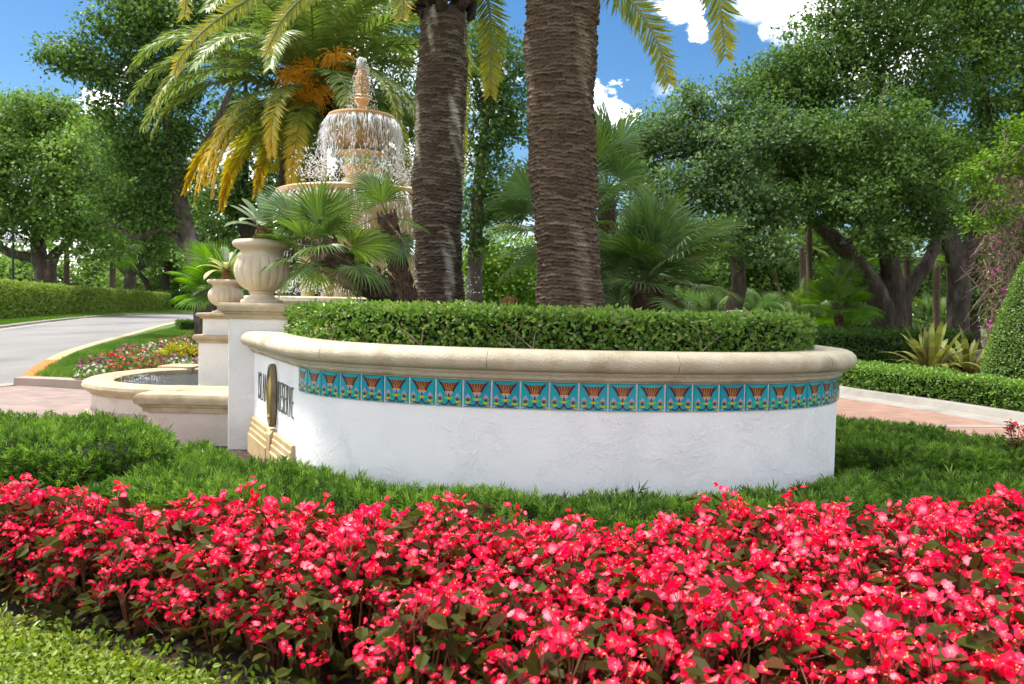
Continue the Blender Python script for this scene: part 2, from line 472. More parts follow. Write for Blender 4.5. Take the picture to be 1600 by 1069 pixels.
class MB:
    """hard-surface mesh collector"""

    def __init__(s):
        s.v, s.f, s.m = [], [], []

    def add(s, vs, fs, mi=0):
        o = len(s.v)
        s.v.extend([tuple(p) for p in vs])
        for f in fs:
            s.f.append(tuple(i + o for i in f)); s.m.append(mi)

    def box(s, lo, hi, mi=0, bev=0.0):
        x0, y0, z0 = lo; x1, y1, z1 = hi
        if bev <= 0:
            vs = [(x0, y0, z0), (x1, y0, z0), (x1, y1, z0), (x0, y1, z0), (x0, y0, z1), (x1, y0, z1), (x1, y1, z1), (x0, y1, z1)]
            s.add(vs, [(0, 3, 2, 1), (4, 5, 6, 7), (0, 1, 5, 4), (1, 2, 6, 5), (2, 3, 7, 6), (3, 0, 4, 7)], mi)
        else:
            path = rrect(x0, y0, x1, y1, bev)
            s.prism(path, z0, z1, mi)

    def prism(s, path, z0, z1, mi=0):
        n = len(path)
        vs = [(x, y, z0) for x, y in path] + [(x, y, z1) for x, y in path]
        fs = [tuple(range(n - 1, -1, -1)), tuple(range(n, 2 * n))]
        fs += [(i, (i + 1) % n, n + (i + 1) % n, n + i) for i in range(n)]
        s.add(vs, fs, mi)

    def lathe(s, prof, seg=48, mi=0, c=(0, 0), mod=None, closed=False):
        vs = []
        for k, (r, z) in enumerate(prof):
            for j in range(seg):
                a = 2 * math.pi * j / seg
                rr = r if mod is None else r * mod(a, z, k)
                vs.append((c[0] + rr * math.cos(a), c[1] + rr * math.sin(a), z))
        fs = []
        n = len(prof)
        for k in range(n - 1):
            for j in range(seg):
                j2 = (j + 1) % seg
                fs.append((k * seg + j, k * seg + j2, (k + 1) * seg + j2, (k + 1) * seg + j))
        if prof[0][0] > 1e-5:
            fs.append(tuple(range(seg - 1, -1, -1)))
        if prof[-1][0] > 1e-5:
            fs.append(tuple((n - 1) * seg + j for j in range(seg)))
        s.add(vs, fs, mi)

    def sweep(s, path, prof, mi=0, closed=False):
        """path: list of (x,y); prof: closed list of (outward offset, z); outward = right of travel"""
        n, k = len(path), len(prof)
        vs = []
        for i in range(n):
            if closed:
                a, b = path[i - 1], path[(i + 1) % n]
            else:
                a, b = path[max(i - 1, 0)], path[min(i + 1, n - 1)]
            t = Vector((b[0] - a[0], b[1] - a[1])).normalized()
            nx, ny = t.y, -t.x
            # mitre
            m = 1.0
            if closed or 0 < i < n - 1:
                p0, p1, p2 = Vector(path[i - 1]), Vector(path[i]), Vector(path[(i + 1) % n])
                d1 = (p1 - p0).normalized()
                m = 1.0 / max(0.5, d1.x * t.x + d1.y * t.y)
            for off, z in prof:
                vs.append((path[i][0] + nx * off * m, path[i][1] + ny * off * m, z))
        fs = []
        for i in range(n if closed else n - 1):
            i2 = (i + 1) % n
            for j in range(k):
                j2 = (j + 1) % k
                fs.append((i * k + j, i2 * k + j, i2 * k + j2, i * k + j2))
        if not closed:
            fs.append(tuple(range(k)))
            fs.append(tuple((n - 1) * k + j for j in range(k - 1, -1, -1)))
        s.add(vs, fs, mi)

    def tube(s, pts, rad, seg=10, mi=0, wob=0.0, seed=0, cap=True):
        pts = [Vector(p) for p in pts]
        n = len(pts)
        rs = np.random.default_rng(seed)
        ph = rs.uniform(0, 6.28, 4)
        vs = []
        up = Vector((0.31, 0.17, 0.93))
        for i in range(n):
            t = (pts[min(i + 1, n - 1)] - pts[max(i - 1, 0)]).normalized()
            a = t.cross(Vector((1, 0, 0)) if abs(t.x) < 0.8 else Vector((0, 1, 0))).normalized()
            b = t.cross(a)
            for j in range(seg):
                an = 2 * math.pi * j / seg
                r = rad[i] * (1 + wob * (math.sin(3 * an + ph[0] + i * 0.35) * 0.6 + math.sin(5 * an + ph[1] - i * 0.5) * 0.4 + math.sin(i * 0.9 + ph[2]) * 0.5))
                vs.append(pts[i] + (a * math.cos(an) + b * math.sin(an)) * r)
        fs = []
        for i in range(n - 1):
            for j in range(seg):
                j2 = (j + 1) % seg
                fs.append((i * seg + j, i * seg + j2, (i + 1) * seg + j2, (i + 1) * seg + j))
        if cap:
            fs.append(tuple(range(seg - 1, -1, -1)))
            fs.append(tuple((n - 1) * seg + j for j in range(seg)))
        s.add(vs, fs, mi)

    def mesh(s, name, mats, smooth=None):
        me = bpy.data.meshes.new(name)
        me.from_pydata(s.v, [], s.f)
        for m in ([mats] if isinstance(mats, str) else mats):
            me.materials.append(MATS[m])
        if any(s.m):
            me.polygons.foreach_set('material_index', s.m)
        me.validate()
        bm = bmesh.new(); bm.from_mesh(me)
        bmesh.ops.recalc_face_normals(bm, faces=bm.faces)
        bm.to_mesh(me); bm.free()
        me.update()
        if smooth is not None:
            me.polygons.foreach_set('use_smooth', [True] * len(me.polygons))
            me.set_sharp_from_angle(angle=math.radians(smooth))
        return me


def rrect(x0, y0, x1, y1, r, n=4):
    p = []
    for cx, cy, a0 in ((x1 - r, y0 + r, -90), (x1 - r, y1 - r, 0), (x0 + r, y1 - r, 90), (x0 + r, y0 + r, 180)):
        for i in range(n + 1):
            a = math.radians(a0 + 90 * i / n)
            p.append((cx + r * math.cos(a), cy + r * math.sin(a)))
    return p


def catmull(pts, n=8, closed=False):
    pts = [np.array(p, float) for p in pts]
    m = len(pts)
    out = []
    segs = m if closed else m - 1
    for i in range(segs):
        if closed:
            p0, p1, p2, p3 = pts[i - 1], pts[i], pts[(i + 1) % m], pts[(i + 2) % m]
        else:
            p1, p2 = pts[i], pts[i + 1]
            p0 = pts[i - 1] if i else 2 * p1 - p2
            p3 = pts[i + 2] if i + 2 < m else 2 * p2 - p1
        for k in range(n):
            t = k / n
            out.append(0.5 * ((2 * p1) + (-p0 + p2) * t + (2 * p0 - 5 * p1 + 4 * p2 - p3) * t * t + (-p0 + 3 * p1 - 3 * p2 + p3) * t ** 3))
    if not closed:
        out.append(pts[-1])
    return [tuple(p) for p in out]


def resample(path, step):
    p = np.array(path, float)
    d = np.linalg.norm(np.diff(p, axis=0), axis=1)
    s = np.concatenate([[0], np.cumsum(d)])
    n = max(2, int(round(s[-1] / step)) + 1)
    q = np.linspace(0, s[-1], n)
    return np.stack([np.interp(q, s, p[:, k]) for k in range(p.shape[1])], 1)


# leaf templates: (along, across, up) and triangles
DIAMOND = (np.array([(0, 0, 0), (0.45, -0.5, 0.07), (1, 0, -0.06), (0.45, 0.5, 0.07)]), [(0, 2, 1), (0, 3, 2)])
OVAL = (np.array([(0, 0, 0), (0.28, -0.44, 0.06), (0.68, -0.40, 0.03), (1, 0, -0.10), (0.68, 0.40, 0.03), (0.28, 0.44, 0.06)]),
        [(0, 2, 1), (0, 3, 2), (0, 5, 4), (0, 4, 3)])
BLADE = (np.array([(0, -0.4, 0), (0, 0.4, 0), (0.5, -0.5, 0.0), (0.5, 0.5, 0.0), (1, 0, -0.16)]), [(0, 2, 1), (1, 2, 3), (2, 4, 3)])
GRASS = (np.array([(0, -0.5, 0), (0, 0.5, 0), (1, 0, 0)]), [(0, 1, 2)])
OCT = (np.array([(0, 0, 0), (0.5, -0.5, 0), (0.5, 0, 0.5), (0.5, 0.5, 0), (0.5, 0, -0.5), (1, 0, 0)]),
       [(0, 2, 1), (0, 3, 2), (0, 4, 3), (0, 1, 4), (5, 1, 2), (5, 2, 3), (5, 3, 4), (5, 4, 1)])


def unit(a):
    return a / np.maximum(np.linalg.norm(a, axis=-1, keepdims=True), 1e-9)


def rdir(n, r=None):
    r = r or rng
    return unit(r.normal(size=(n, 3)))


class LB:
    """leaf mesh collector (numpy)"""

    def __init__(s):
        s.V, s.T, s.v, s.mi, s.off = [], [], [], [], 0

    def add(s, pos, D, Nn, L, W, tmpl=DIAMOND, v=None, mi=0, up=None):
        pos = np.asarray(pos, float); n = len(pos)
        if n == 0:
            return
        D = unit(np.broadcast_to(np.asarray(D, float), (n, 3)))
        Nn = np.broadcast_to(np.asarray(Nn, float), (n, 3))
        S = np.cross(D, Nn)
        bad = np.linalg.norm(S, axis=1) < 1e-4
        if bad.any():
            S[bad] = np.cross(D[bad], np.array([0.3, 0.8, 0.5]))
        S = unit(S); U = np.cross(S, D)
        L = np.broadcast_to(np.asarray(L, float), (n,)); W = np.broadcast_to(np.asarray(W, float), (n,))
        up = L if up is None else np.broadcast_to(np.asarray(up, float), (n,))
        t, tri = tmpl
        V = (pos[:, None] + t[None, :, 0, None] * (L[:, None, None] * D[:, None]) + t[None, :, 1, None] * (W[:, None, None] * S[:, None])
             + t[None, :, 2, None] * (up[:, None, None] * U[:, None]))
        k = len(t)
        T = (np.arange(n)[:, None, None] * k + np.array(tri)[None]).reshape(-1, 3) + s.off
        s.V.append(V.reshape(-1, 3)); s.T.append(T)
        vv = rng.random(n) if v is None else np.broadcast_to(np.asarray(v, float), (n,))
        s.v.append(np.repeat(vv, len(tri))); s.mi.append(np.full(n * len(tri), mi))
        s.off += n * k

    def raw(s, V, T, v=0.5, mi=0):
        V = np.asarray(V, float); T = np.asarray(T, int)
        s.V.append(V); s.T.append(T + s.off); s.off += len(V)
        s.v.append(np.broadcast_to(np.asarray(v, float), (len(T),)).copy()); s.mi.append(np.full(len(T), mi))

    def tube(s, pts, rad, seg=5, v=0.5, mi=0):
        mb = MB(); mb.tube(pts, rad, seg)
        tr = []
        for f in mb.f:
            for i in range(1, len(f) - 1):
                tr.append((f[0], f[i], f[i + 1]))
        s.raw(mb.v, tr, v, mi)

    def mesh(s, name, mats, smooth=False):
        V = np.concatenate(s.V).astype(np.float32); T = np.concatenate(s.T).astype(np.int32)
        v = np.concatenate(s.v).astype(np.float32); mi = np.concatenate(s.mi).astype(np.int32)
        me = bpy.data.meshes.new(name)
        me.vertices.add(len(V)); me.vertices.foreach_set('co', V.ravel())
        me.loops.add(len(T) * 3); me.loops.foreach_set('vertex_index', T.ravel())
        me.polygons.add(len(T))
        me.polygons.foreach_set('loop_start', np.arange(0, len(T) * 3, 3, dtype=np.int32))
        me.polygons.foreach_set('loop_total', np.full(len(T), 3, dtype=np.int32))
        for m in ([mats] if isinstance(mats, str) else mats):
            me.materials.append(MATS[m])
        me.polygons.foreach_set('material_index', mi)
        me.polygons.foreach_set('use_smooth', np.full(len(T), bool(smooth)))
        a = me.attributes.new('v', 'FLOAT', 'FACE')
        a.data.foreach_set('value', v)
        me.update()
        return me


def inside(poly, x, y):
    poly = np.asarray(poly, float)
    r = np.zeros(len(x), bool)
    n = len(poly)
    j = n - 1
    for i in range(n):
        xi, yi = poly[i]; xj, yj = poly[j]
        c = ((yi > y) != (yj > y)) & (x < (xj - xi) * (y - yi) / (yj - yi + 1e-12) + xi)
        r ^= c
        j = i
    return r


def edge_dist(poly, x, y):
    poly = np.asarray(poly, float)
    best = np.full(len(x), 1e9); gx = np.zeros(len(x)); gy = np.zeros(len(x))
    for i in range(len(poly)):
        a, b = poly[i - 1], poly[i]
        ab = b - a
        t = np.clip(((x - a[0]) * ab[0] + (y - a[1]) * ab[1]) / (ab @ ab + 1e-12), 0, 1)
        dx, dy = x - (a[0] + t * ab[0]), y - (a[1] + t * ab[1])
        d = np.hypot(dx, dy)
        m = d < best
        best[m] = d[m]; gx[m] = -dx[m]; gy[m] = -dy[m]
    g = np.stack([gx, gy], 1)
    return best, unit(g)


def scatter(poly, n, r=None):
    r = r or rng
    p = np.asarray(poly, float)
    lo, hi = p.min(0), p.max(0)
    out = np.zeros((0, 2))
    while len(out) < n:
        q = r.uniform(lo, hi, (n * 2, 2))
        out = np.concatenate([out, q[inside(poly, q[:, 0], q[:, 1])]])
    return out[:n]


def wav(x, y, f, seed=0.0):
    return (np.sin(x * f + 1.3 + seed) * np.cos(y * f * 1.13 + 0.7 + seed * 2.1) + 0.5 * np.sin(x * f * 2.3 + y * f * 1.7 + seed * 3.3)) / 1.5


def sheet(name, poly, z, m, kind='structure', parent=None, thick=None):
    mb = MB()
    if thick:
        mb.prism(poly, z - thick, z)
    else:
        mb.add([(x, y, z) for x, y in poly], [tuple(range(len(poly)))])
    me = mb.mesh(name, m)
    # face up
    if not thick and me.polygons[0].normal.z < 0:
        me.flip_normals()
    return ob(name, me, parent, kind=kind)


def ccw(poly):
    a = sum(poly[i - 1][0] * poly[i][1] - poly[i][0] * poly[i - 1][1] for i in range(len(poly)))
    return poly if a > 0 else poly[::-1]


# ------------------------------------------------------------------ ground, roads
def xy(*pp, z=0.0):
    return [tuple(G(a, b, z)[:2]) for a, b in pp]


def ground():
    sheet('ground', [(-300, -60), (300, -60), (300, 400), (-300, 400)], 0.0, 'ground_mat')
    # curving road on the far side of the pool
    inner = xy((35, 601), (60, 580), (100, 558), (150, 541), (200, 527), (250, 512), (290, 503), (330, 497), (420, 491))
    outer = xy((460, 489), (400, 489), (320, 490), (200, 493), (130, 498), (60, 506), (0, 514), (-150, 532), (-420, 562))
    near = xy((-420, 640), (0, 606))
    sheet('road', ccw(inner + outer + near), 0.004, 'road_mat')
    # lawn verge beyond the road, slightly raised
    v_out = xy((430, 484), (320, 484), (200, 487), (130, 490), (60, 494), (0, 498), (-150, 511), (-420, 534))
    v_in = outer[::-1][:]
    v = ccw(v_in + xy((460, 482))[:0] + v_out)
    o = sheet('far_verge', v, 0.10, 'turf', thick=0.1)
    ko = [tuple(p) for p in resample(catmull(outer, 6), 1.5)]
    mb = MB(); mb.sweep(ko, [(-.05, 0), (.35, 0), (.35, .12), (-.05, .125)]); mb.sweep(ko, [(-.55, 0), (-.05, 0), (-.05, .03), (-.55, .012)])
    ob('verge_kerb', mb.mesh('verge_kerb', 'concrete'), kind='structure')
    # brick paving in front of the pool and round to the right
    sheet('paving_left', ccw(xy((-420, 640), (0, 606), (35, 603), (145, 611), (170, 640)) + [(-3.2, 8.3), (-2.9, 6.9), (-9, 6.5), (-14, 7)]), 0.008, 'brick_paving_pale')
    band = xy((-300, 630), (0, 603), (36, 600))
    mb = MB(); mb.sweep(band, [(-0.16, 0.0), (0.16, 0.0), (0.16, 0.014), (-0.16, 0.014)])
    ob('paving_band', mb.mesh('paving_band', 'pink_concrete'), kind='structure')
    # kerb: lawn edge, yellow then orange end
    kp = resample(catmull(inner, 6), 0.6)
    mb = MB(); mb.sweep([tuple(p) for p in kp[:8]], [(-0.02, 0), (0.30, 0), (0.26, 0.13), (-0.02, 0.14)], 0)
    mb.sweep([tuple(p) for p in kp[7:]], [(-0.02, 0), (0.26, 0), (0.24, 0.13), (-0.02, 0.14)], 1)
    ob('kerb', mb.mesh('kerb', ['kerb_orange', 'kerb_yellow']), kind='structure')
    front = xy((36, 601), (90, 603), (150, 606))
    mb = MB(); mb.sweep(front, [(-0.05, 0), (0.22, 0), (0.20, 0.13), (-0.05, 0.14)])
    ob('lawn_kerb', mb.mesh('lawn_kerb', 'pink_concrete'), kind='structure')
    lawn = ccw(inner[:8] + xy((330, 520), (316, 560), (150, 604), (60, 600)))
    sheet('lawn', lawn, 0.12, 'turf', thick=0.12)
    # right: brick drive with concrete kerb
    kerb = xy((1120, 590), (1240, 603), (1320, 619), (1440, 637), (1600, 664), (1800, 700), (2100, 760))
    near_r = [(6.6, 5.6), (5.6, 6.6), (4.6, 7.6), (4.0, 8.5), (3.5, 9.6), (2.8, 12)]
    sheet('drive', ccw(kerb + near_r), 0.006, 'brick_paving')
    mb = MB(); mb.sweep([tuple(p) for p in resample(catmull(kerb, 5), 0.5)], [(-0.22, 0), (0.34, 0), (0.32, 0.02), (0.02, 0.04), (-0.05, 0.13), (-0.22, 0.14)])
    ob('drive_kerb', mb.mesh('drive_kerb', 'concrete'), kind='structure')
    for q in (xy((1370, 664), (1480, 667), (1600, 667.5), (1700, 667)), xy((1470, 688), (1540, 698), (1600, 708), (1720, 728))):
        mb = MB(); mb.sweep([tuple(p) for p in resample(catmull(q, 5), 0.4)], [(-0.08, 0.0), (0.08, 0.0), (0.08, 0.012), (-0.08, 0.012)])
        ob('paving_band', mb.mesh('paving_band', 'concrete'), kind='structure')
    # raised planting ground beyond the drive
    sheet('border_soil', ccw([(x + 0.25, y + 0.55) for x, y in kerb] + [(34, 12), (40, 60), (4, 60), (4.5, 22)]), 0.10, 'mulch', thick=0.1)
    # soil under the flowers and hedges
    sheet('bed_soil', ccw([(-4.3, 6.9), (-4.3, 3.9), (-2.4, 3.45), (-1.75, 3.15), (-1.25, 2.88), (-.75, 2.58), (-.2, 2.05), (.6, 1.5), (5, 1.5), (6.4, 5.6), (4.0, 8.3), (3.3, 9.5), (-2.2, 8.0)]), 0.016, 'soil')


ground()

# ------------------------------------------------------------------ planter wall with tiles
SIGN_FAR, SIGN_NEAR = (-2.50, 7.72), (-1.66, 6.12)
ARC = [(-1.60, 6.02), (-1.40, 5.76), (-1.0, 5.50), (-.4, 5.29), (.2, 5.21), (.7, 5.20), (1.3, 5.29), (1.83, 5.46), (2.25, 5.76), (2.51, 6.12), (2.66, 6.58), (2.69, 7.15)]
BACK = [(2.6, 8.2), (2.3, 9.6), (1.6, 10.9), (0.2, 11.3), (-1.2, 11.3)]
arc_path = resample(catmull(ARC, 12), 0.06)
sign_path = resample([SIGN_FAR, SIGN_NEAR], 0.1)
FULL = [tuple(p) for p in sign_path] + [tuple(p) for p in arc_path] + [tuple(p) for p in resample(catmull([ARC[-1]] + BACK, 8), 0.15)[1:]]
TB, TT = 0.79, 0.972   # tile band bottom and top


def tile_mesh(teal):
    W, H = 0.1, 0.181
    w = 0.181 / 2
    mb = MB()
    cols = [teal, 'glaze_maroon', 'glaze_orange', 'glaze_yellow', 'glaze_green', 'glaze_lilac', 'glaze_plum']
    # local: x across, z up, front is -y
    b = 0.004
    mb.add([(-w, 0, 0), (w, 0, 0), (w, 0, H), (-w, 0, H), (-w + b, -.010, b), (w - b, -.010, b), (w - b, -.010, H - b), (-w + b, -.010, H - b)],
           [(0, 1, 5, 4), (1, 2, 6, 5), (2, 3, 7, 6), (3, 0, 4, 7), (4, 5, 6, 7)], 0)

    def poly(pts, mi, lvl):
        y = -.010 - 0.0007 * lvl
        mb.add([(px * 2 * w, y, pz * H) for px, pz in pts], [tuple(range(len(pts)))], mi)

    def strip(pts, wd, mi, lvl):
        y = -.010 - 0.0007 * lvl
        vs = []
        for i, (a, c) in enumerate(pts):
            p0 = pts[max(i - 1, 0)]; p1 = pts[min(i + 1, len(pts) - 1)]
            tx, tz = p1[0] - p0[0], p1[1] - p0[1]
            l = math.hypot(tx, tz) or 1
            k = wd * (1.0 if not hasattr(wd, '__len__') else 1)
            vs += [((a - tz / l * k) * 2 * w, y, (c + tx / l * k) * H), ((a + tz / l * k) * 2 * w, y, (c - tx / l * k) * H)]
        mb.add(vs, [(2 * i, 2 * i + 1, 2 * i + 3, 2 * i + 2) for i in range(len(pts) - 1)], mi)

    def disc(cx, cz, rx, rz, mi, lvl, n=9):
        poly([(cx + rx * math.cos(2 * math.pi * i / n), cz + rz * math.sin(2 * math.pi * i / n)) for i in range(n)], mi, lvl)

    L_ = [(-.40, .93), (-.31, .82), (-.23, .70), (-.175, .60), (-.145, .51)]
    R_ = [(-x, z) for x, z in L_[::-1]]
    # calyx as quads so that the concave outline fills properly
    for i in range(4):
        (xa, za), (xb, zb) = L_[i], L_[i + 1]
        if i == 0:
            poly([(xa, za), (xb, zb), (-.24, .86)], 6, 1); poly([(-xa, za), (.24, .86), (-xb, zb)], 6, 1)
            poly([(xb, zb), (-xb, zb), (.24, .875), (-.24, .875)], 1, 1)
        else:
            poly([(xa, za), (xb, zb), (-xb, zb), (-xa, za)], 1, 1)
    strip(L_, 0.028, 6, 2); strip(R_, 0.028, 6, 2)
    for k in (-2, -1, 0, 1, 2):
        strip([(k * .042, .55), (k * .075, .70), (k * .115, .885)], 0.0065, 2, 3)
        if k < 2:
            strip([(k * .042 + .02, .60), (k * .09 + .05, .86)], 0.004, 2, 3)
    poly([(-.165, .50), (.165, .50), (.150, .56), (-.150, .56)], 2, 4)
    poly([(-.13, .49), (0, .36), (.13, .49)], 5, 2)
    disc(0, .43, .035, .05, 6, 3)
    disc(-.12, .31, .065, .062, 4, 2); disc(.12, .31, .065, .062, 4, 2)
    disc(0, .355, .04, .04, 6, 3)
    poly([(-.062, .25), (.062, .25), (.062, .345), (-.062, .345)], 3, 4)
    for sgn in (-1, 1):
        strip([(0.0, .25), (sgn * .03, .15), (sgn * .10, .075), (sgn * .18, .06), (sgn * .27, .09), (sgn * .33, .15)], 0.024, 6, 3)
        cx = sgn * .335
        disc(cx - .085, .19, .055, .06, 4, 2); disc(cx + .085, .19, .05, .06, 4, 2)
        poly([(cx - .055, .13), (cx + .055, .13), (cx + .055, .225), (cx - .055, .225)], 3, 4)
        disc(cx, .255, .05, .045, 6, 4)
        for dx, dz in ((-.08, .33), (.08, .33), (0, .37), (-.045, .40), (.045, .40), (0, .46)):
            disc(cx + dx, dz, .032, .036, 2 if dz < .39 else 5, 3, 7)
        strip([(cx - .09, .30), (cx, .345), (cx + .09, .30)], .012, 1, 4)
        disc(sgn * .43, .06, .05, .03, 3 if sgn > 0 else 5, 2)
    return mb.mesh('tile', cols)


def planter():
    t = thing('planter_wall', (0, 0, 0), 'white stucco curved planter wall with stone cap and band of turquoise tiles', 'planter')
    mb = MB()
    mb.sweep(FULL, [(0, -0.05), (0, 0.99), (-0.20, 0.99), (-0.20, -0.05)])
    ob('wall', mb.mesh('wall', 'stucco', 35), t)
    mb = MB()
    prof = [(-.26, 1.0), (-.26, 1.165), (-.24, 1.178), (.02, 1.182), (.07, 1.176), (.105, 1.160), (.128, 1.135), (.136, 1.108), (.130, 1.080), (.112, 1.056), (.085, 1.043),
            (.062, 1.041), (.062, 1.030), (.055, 1.020), (.040, 1.016), (.040, .999), (.033, .987), (.018, .979), (.016, .974), (-.15, .974)]
    mb.sweep(FULL, [(-.25, 1.005), (-.25, 1.172), (.02, 1.176), (.07, 1.170), (.12, 1.135), (.128, 1.108), (.105, 1.060), (.055, 1.03), (.03, .99), (.01, .98), (-.15, .98)])
    ob('mortar', mb.mesh('mortar', 'grout', 40), t)
    q = np.array(FULL); sl = np.concatenate([[0], np.cumsum(np.linalg.norm(np.diff(q, axis=0), axis=1))])
    edges = np.linspace(0, sl[-1], int(sl[-1] / 1.15) + 1)
    for k in range(len(edges) - 1):
        e0, e1 = edges[k] + (.0015 if k else 0), edges[k + 1] - .0015
        inn = [x for x in sl if e0 + .02 < x < e1 - .02]
        us = np.array([e0] + inn + [e1])
        seg = [(np.interp(u, sl, q[:, 0]), np.interp(u, sl, q[:, 1])) for u in us]
        # extend ends by tiny straight runs so joints stay square
        mb = MB(); mb.sweep(seg, prof)
        ob('cap_stone', mb.mesh('cap_stone', 'cast_stone', 40), t)
    # tiles
    p = resample(catmull(ARC, 12), 0.19)
    mes = [tile_mesh(k) for k in ('tile_teal', 'tile_teal_deep', 'tile_teal_pale')]
    n = len(p) - 1
    mb = MB()
    mb.sweep([tuple(q) for q in arc_path], [(-0.02, TB - 0.006), (0.004, TB - 0.006), (0.004, TT), (-0.02, TT)])
    ob('grout_bed', mb.mesh('grout_bed', 'grout', 35), t)
    for i in range(n):
        a, b = p[i], p[i + 1]
        c = (a + b) / 2
        ang = math.atan2(b[1] - a[1], b[0] - a[0])
        nx, ny = math.sin(ang), -math.cos(ang)
        off = 0.0045 + rng.uniform(-.0005, .001)
        ob('tile', mes[int(rng.choice(3, p=[.6, .25, .15]))], t, (c[0] + nx * off, c[1] + ny * off, TB + rng.uniform(-.0008, .0008)), (0, 0, ang + rng.normal() * .004))
    # sign: base mouldings, letters, medallion along the sign face
    a, b = Vector(SIGN_FAR), Vector(SIGN_NEAR)
    d = (b - a).normalized()
    LN = (b - a).length
    nrm = Vector((d.y, -d.x))
    prof2 = [(-.02, 0), (.065, 0), (.065, .19), (.054, .20), (.054, .245), (.043, .255), (.043, .295), (.032, .305), (.032, .345), (.022, .355), (-.02, .355)]
    for u0, u1 in ((0.02, 0.52), (0.61, 1.0)):
        mb = MB(); mb.sweep([tuple(a + d * LN * u0), tuple(a + d * LN * u1)], prof2)
        ob('base_moulding', mb.mesh('base_moulding', 'gold_stone', 30), t)
    mb = MB()
    c0 = a + d * LN * 0.525; c1 = a + d * LN * 0.605
    mb.sweep([tuple(c0), tuple(c1)], [(-.02, 0), (.06, 0), (.06, .33), (.03, .37), (-.02, .37)])
    ob('medallion_bracket', mb.mesh('medallion_bracket', 'gold_stone', 30), t)
    # bronze oval medallion
    cen = a + d * LN * 0.565 + nrm * 0.012
    mb = MB()
    prof3 = [(0.0, 0.026), (0.72, 0.026), (0.78, 0.034), (0.84, 0.030), (0.88, 0.04), (0.94, 0.044), (0.985, 0.035), (1.0, 0.0)]
    vs = []
    seg = 48
    for r, h in prof3:
        for j in range(seg):
            an = 2 * math.pi * j / seg
            vs.append((0.10 * r * math.cos(an), -h, 0.275 * r * math.sin(an)))
    fs = []
    for k in range(len(prof3) - 1):
        for j in range(seg):
            j2 = (j + 1) % seg
            fs.append((k * seg + j, k * seg + j2, (k + 1) * seg + j2, (k + 1) * seg + j))
    mb.add(vs, fs)
    ang = math.atan2(d.y, d.x)
    med = ob('medallion', mb.mesh('medallion', 'bronze', 40), t, (cen.x, cen.y, 0.66), (0, 0, ang))
    mb = MB()
    for k in (-1, 0, 1):
        mb.tube([(k * .05, -.028, -.16), (k * .075, -.040, -.02), (k * .045, -.034, .12), (k * .01, -.028, .17)], [.008, .012, .010, .004], 6)
    mb.tube([(-.07, -.03, -.17), (0, -.04, -.19), (.07, -.03, -.17)], [.008, .012, .008], 6)
    ob('relief', mb.mesh('relief', 'gilt', 60), med)
    for word, u, wd in (('ISLAND', 0.30, 0.55), ('RESERVE', 0.805, 0.58)):
        cu = bpy.data.curves.new('lettering', 'FONT')
        cu.body = word
        cu.size = 0.30
        cu.extrude = 0.003
        cu.offset = -0.008
        cu.space_character = 1.12
        cu.align_x = 'CENTER'
        tmp = bpy.data.objects.new('lettering', cu)
        COL.objects.link(tmp)
        dg = bpy.context.evaluated_depsgraph_get()
        me2 = bpy.data.meshes.new_from_object(tmp.evaluated_get(dg))
        bpy.data.objects.remove(tmp)
        co = np.zeros(len(me2.vertices) * 3, np.float32); me2.vertices.foreach_get('co', co)
        co = co.reshape(-1, 3)
        sx = wd / (co[:, 0].max() - co[:, 0].min()); sz = 0.255 / (co[:, 1].max() - co[:, 1].min())
        new = np.stack([co[:, 0] * sx, -co[:, 2], co[:, 1] * sz], 1)
        me2.vertices.foreach_set('co', new.ravel().astype(np.float32)); me2.update()
        me2.materials.clear(); me2.materials.append(MATS['letter_metal'])
        me2.name = 'lettering'
        cc = a + d * LN * u + nrm * 0.006
        ob('lettering', me2, t, (cc.x, cc.y, 0.545), (0, 0, ang))
    # soil inside
    inner = []
    for i, q in enumerate(FULL):
        a0, b0 = FULL[max(i - 1, 0)], FULL[min(i + 1, len(FULL) - 1)]
        tt = Vector((b0[0] - a0[0], b0[1] - a0[1])).normalized()
        inner.append((q[0] - tt.y * 0.15, q[1] + tt.x * 0.15))
    poly = ccw(inner + [(-2.3, 11.3), (-2.4, 8.6)])
    sheet('planter_soil', poly, 1.08, 'mulch', kind='structure')
    return t


planter()


# ------------------------------------------------------------------ pedestals, urns, pool
CAPP = lambda z0, z1, o: [(-.2, z0), (o * .25, z0), (o * .35, z0 + (z1 - z0) * .25), (o * .55, z0 + (z1 - z0) * .32), (o * .6, z0 + (z1 - z0) * .42), (o * .9, z0 + (z1 - z0) * .48),
                        (o, z0 + (z1 - z0) * .65), (o * .95, z0 + (z1 - z0) * .85), (o * .75, z1), (-.2, z1)]


def rect_path(x0, y0, x1, y1):
    return [(x0, y0), (x1, y0), (x1, y1), (x0, y1)]


def cap_on(mb, x0, y0, x1, y1, z0, z1, o, mi=0):
    r = rect_path(x0, y0, x1, y1)
    prof = [(max(-.2, -(x1 - x0) * .45) if q < -.1 else q, z) for q, z in CAPP(z0, z1, o)]
    mb.sweep(r, prof, mi, closed=True)
    mb.box((x0 + .02, y0 + .02, z0 + .01), (x1 - .02, y1 - .02, z1 - 0.004), mi)


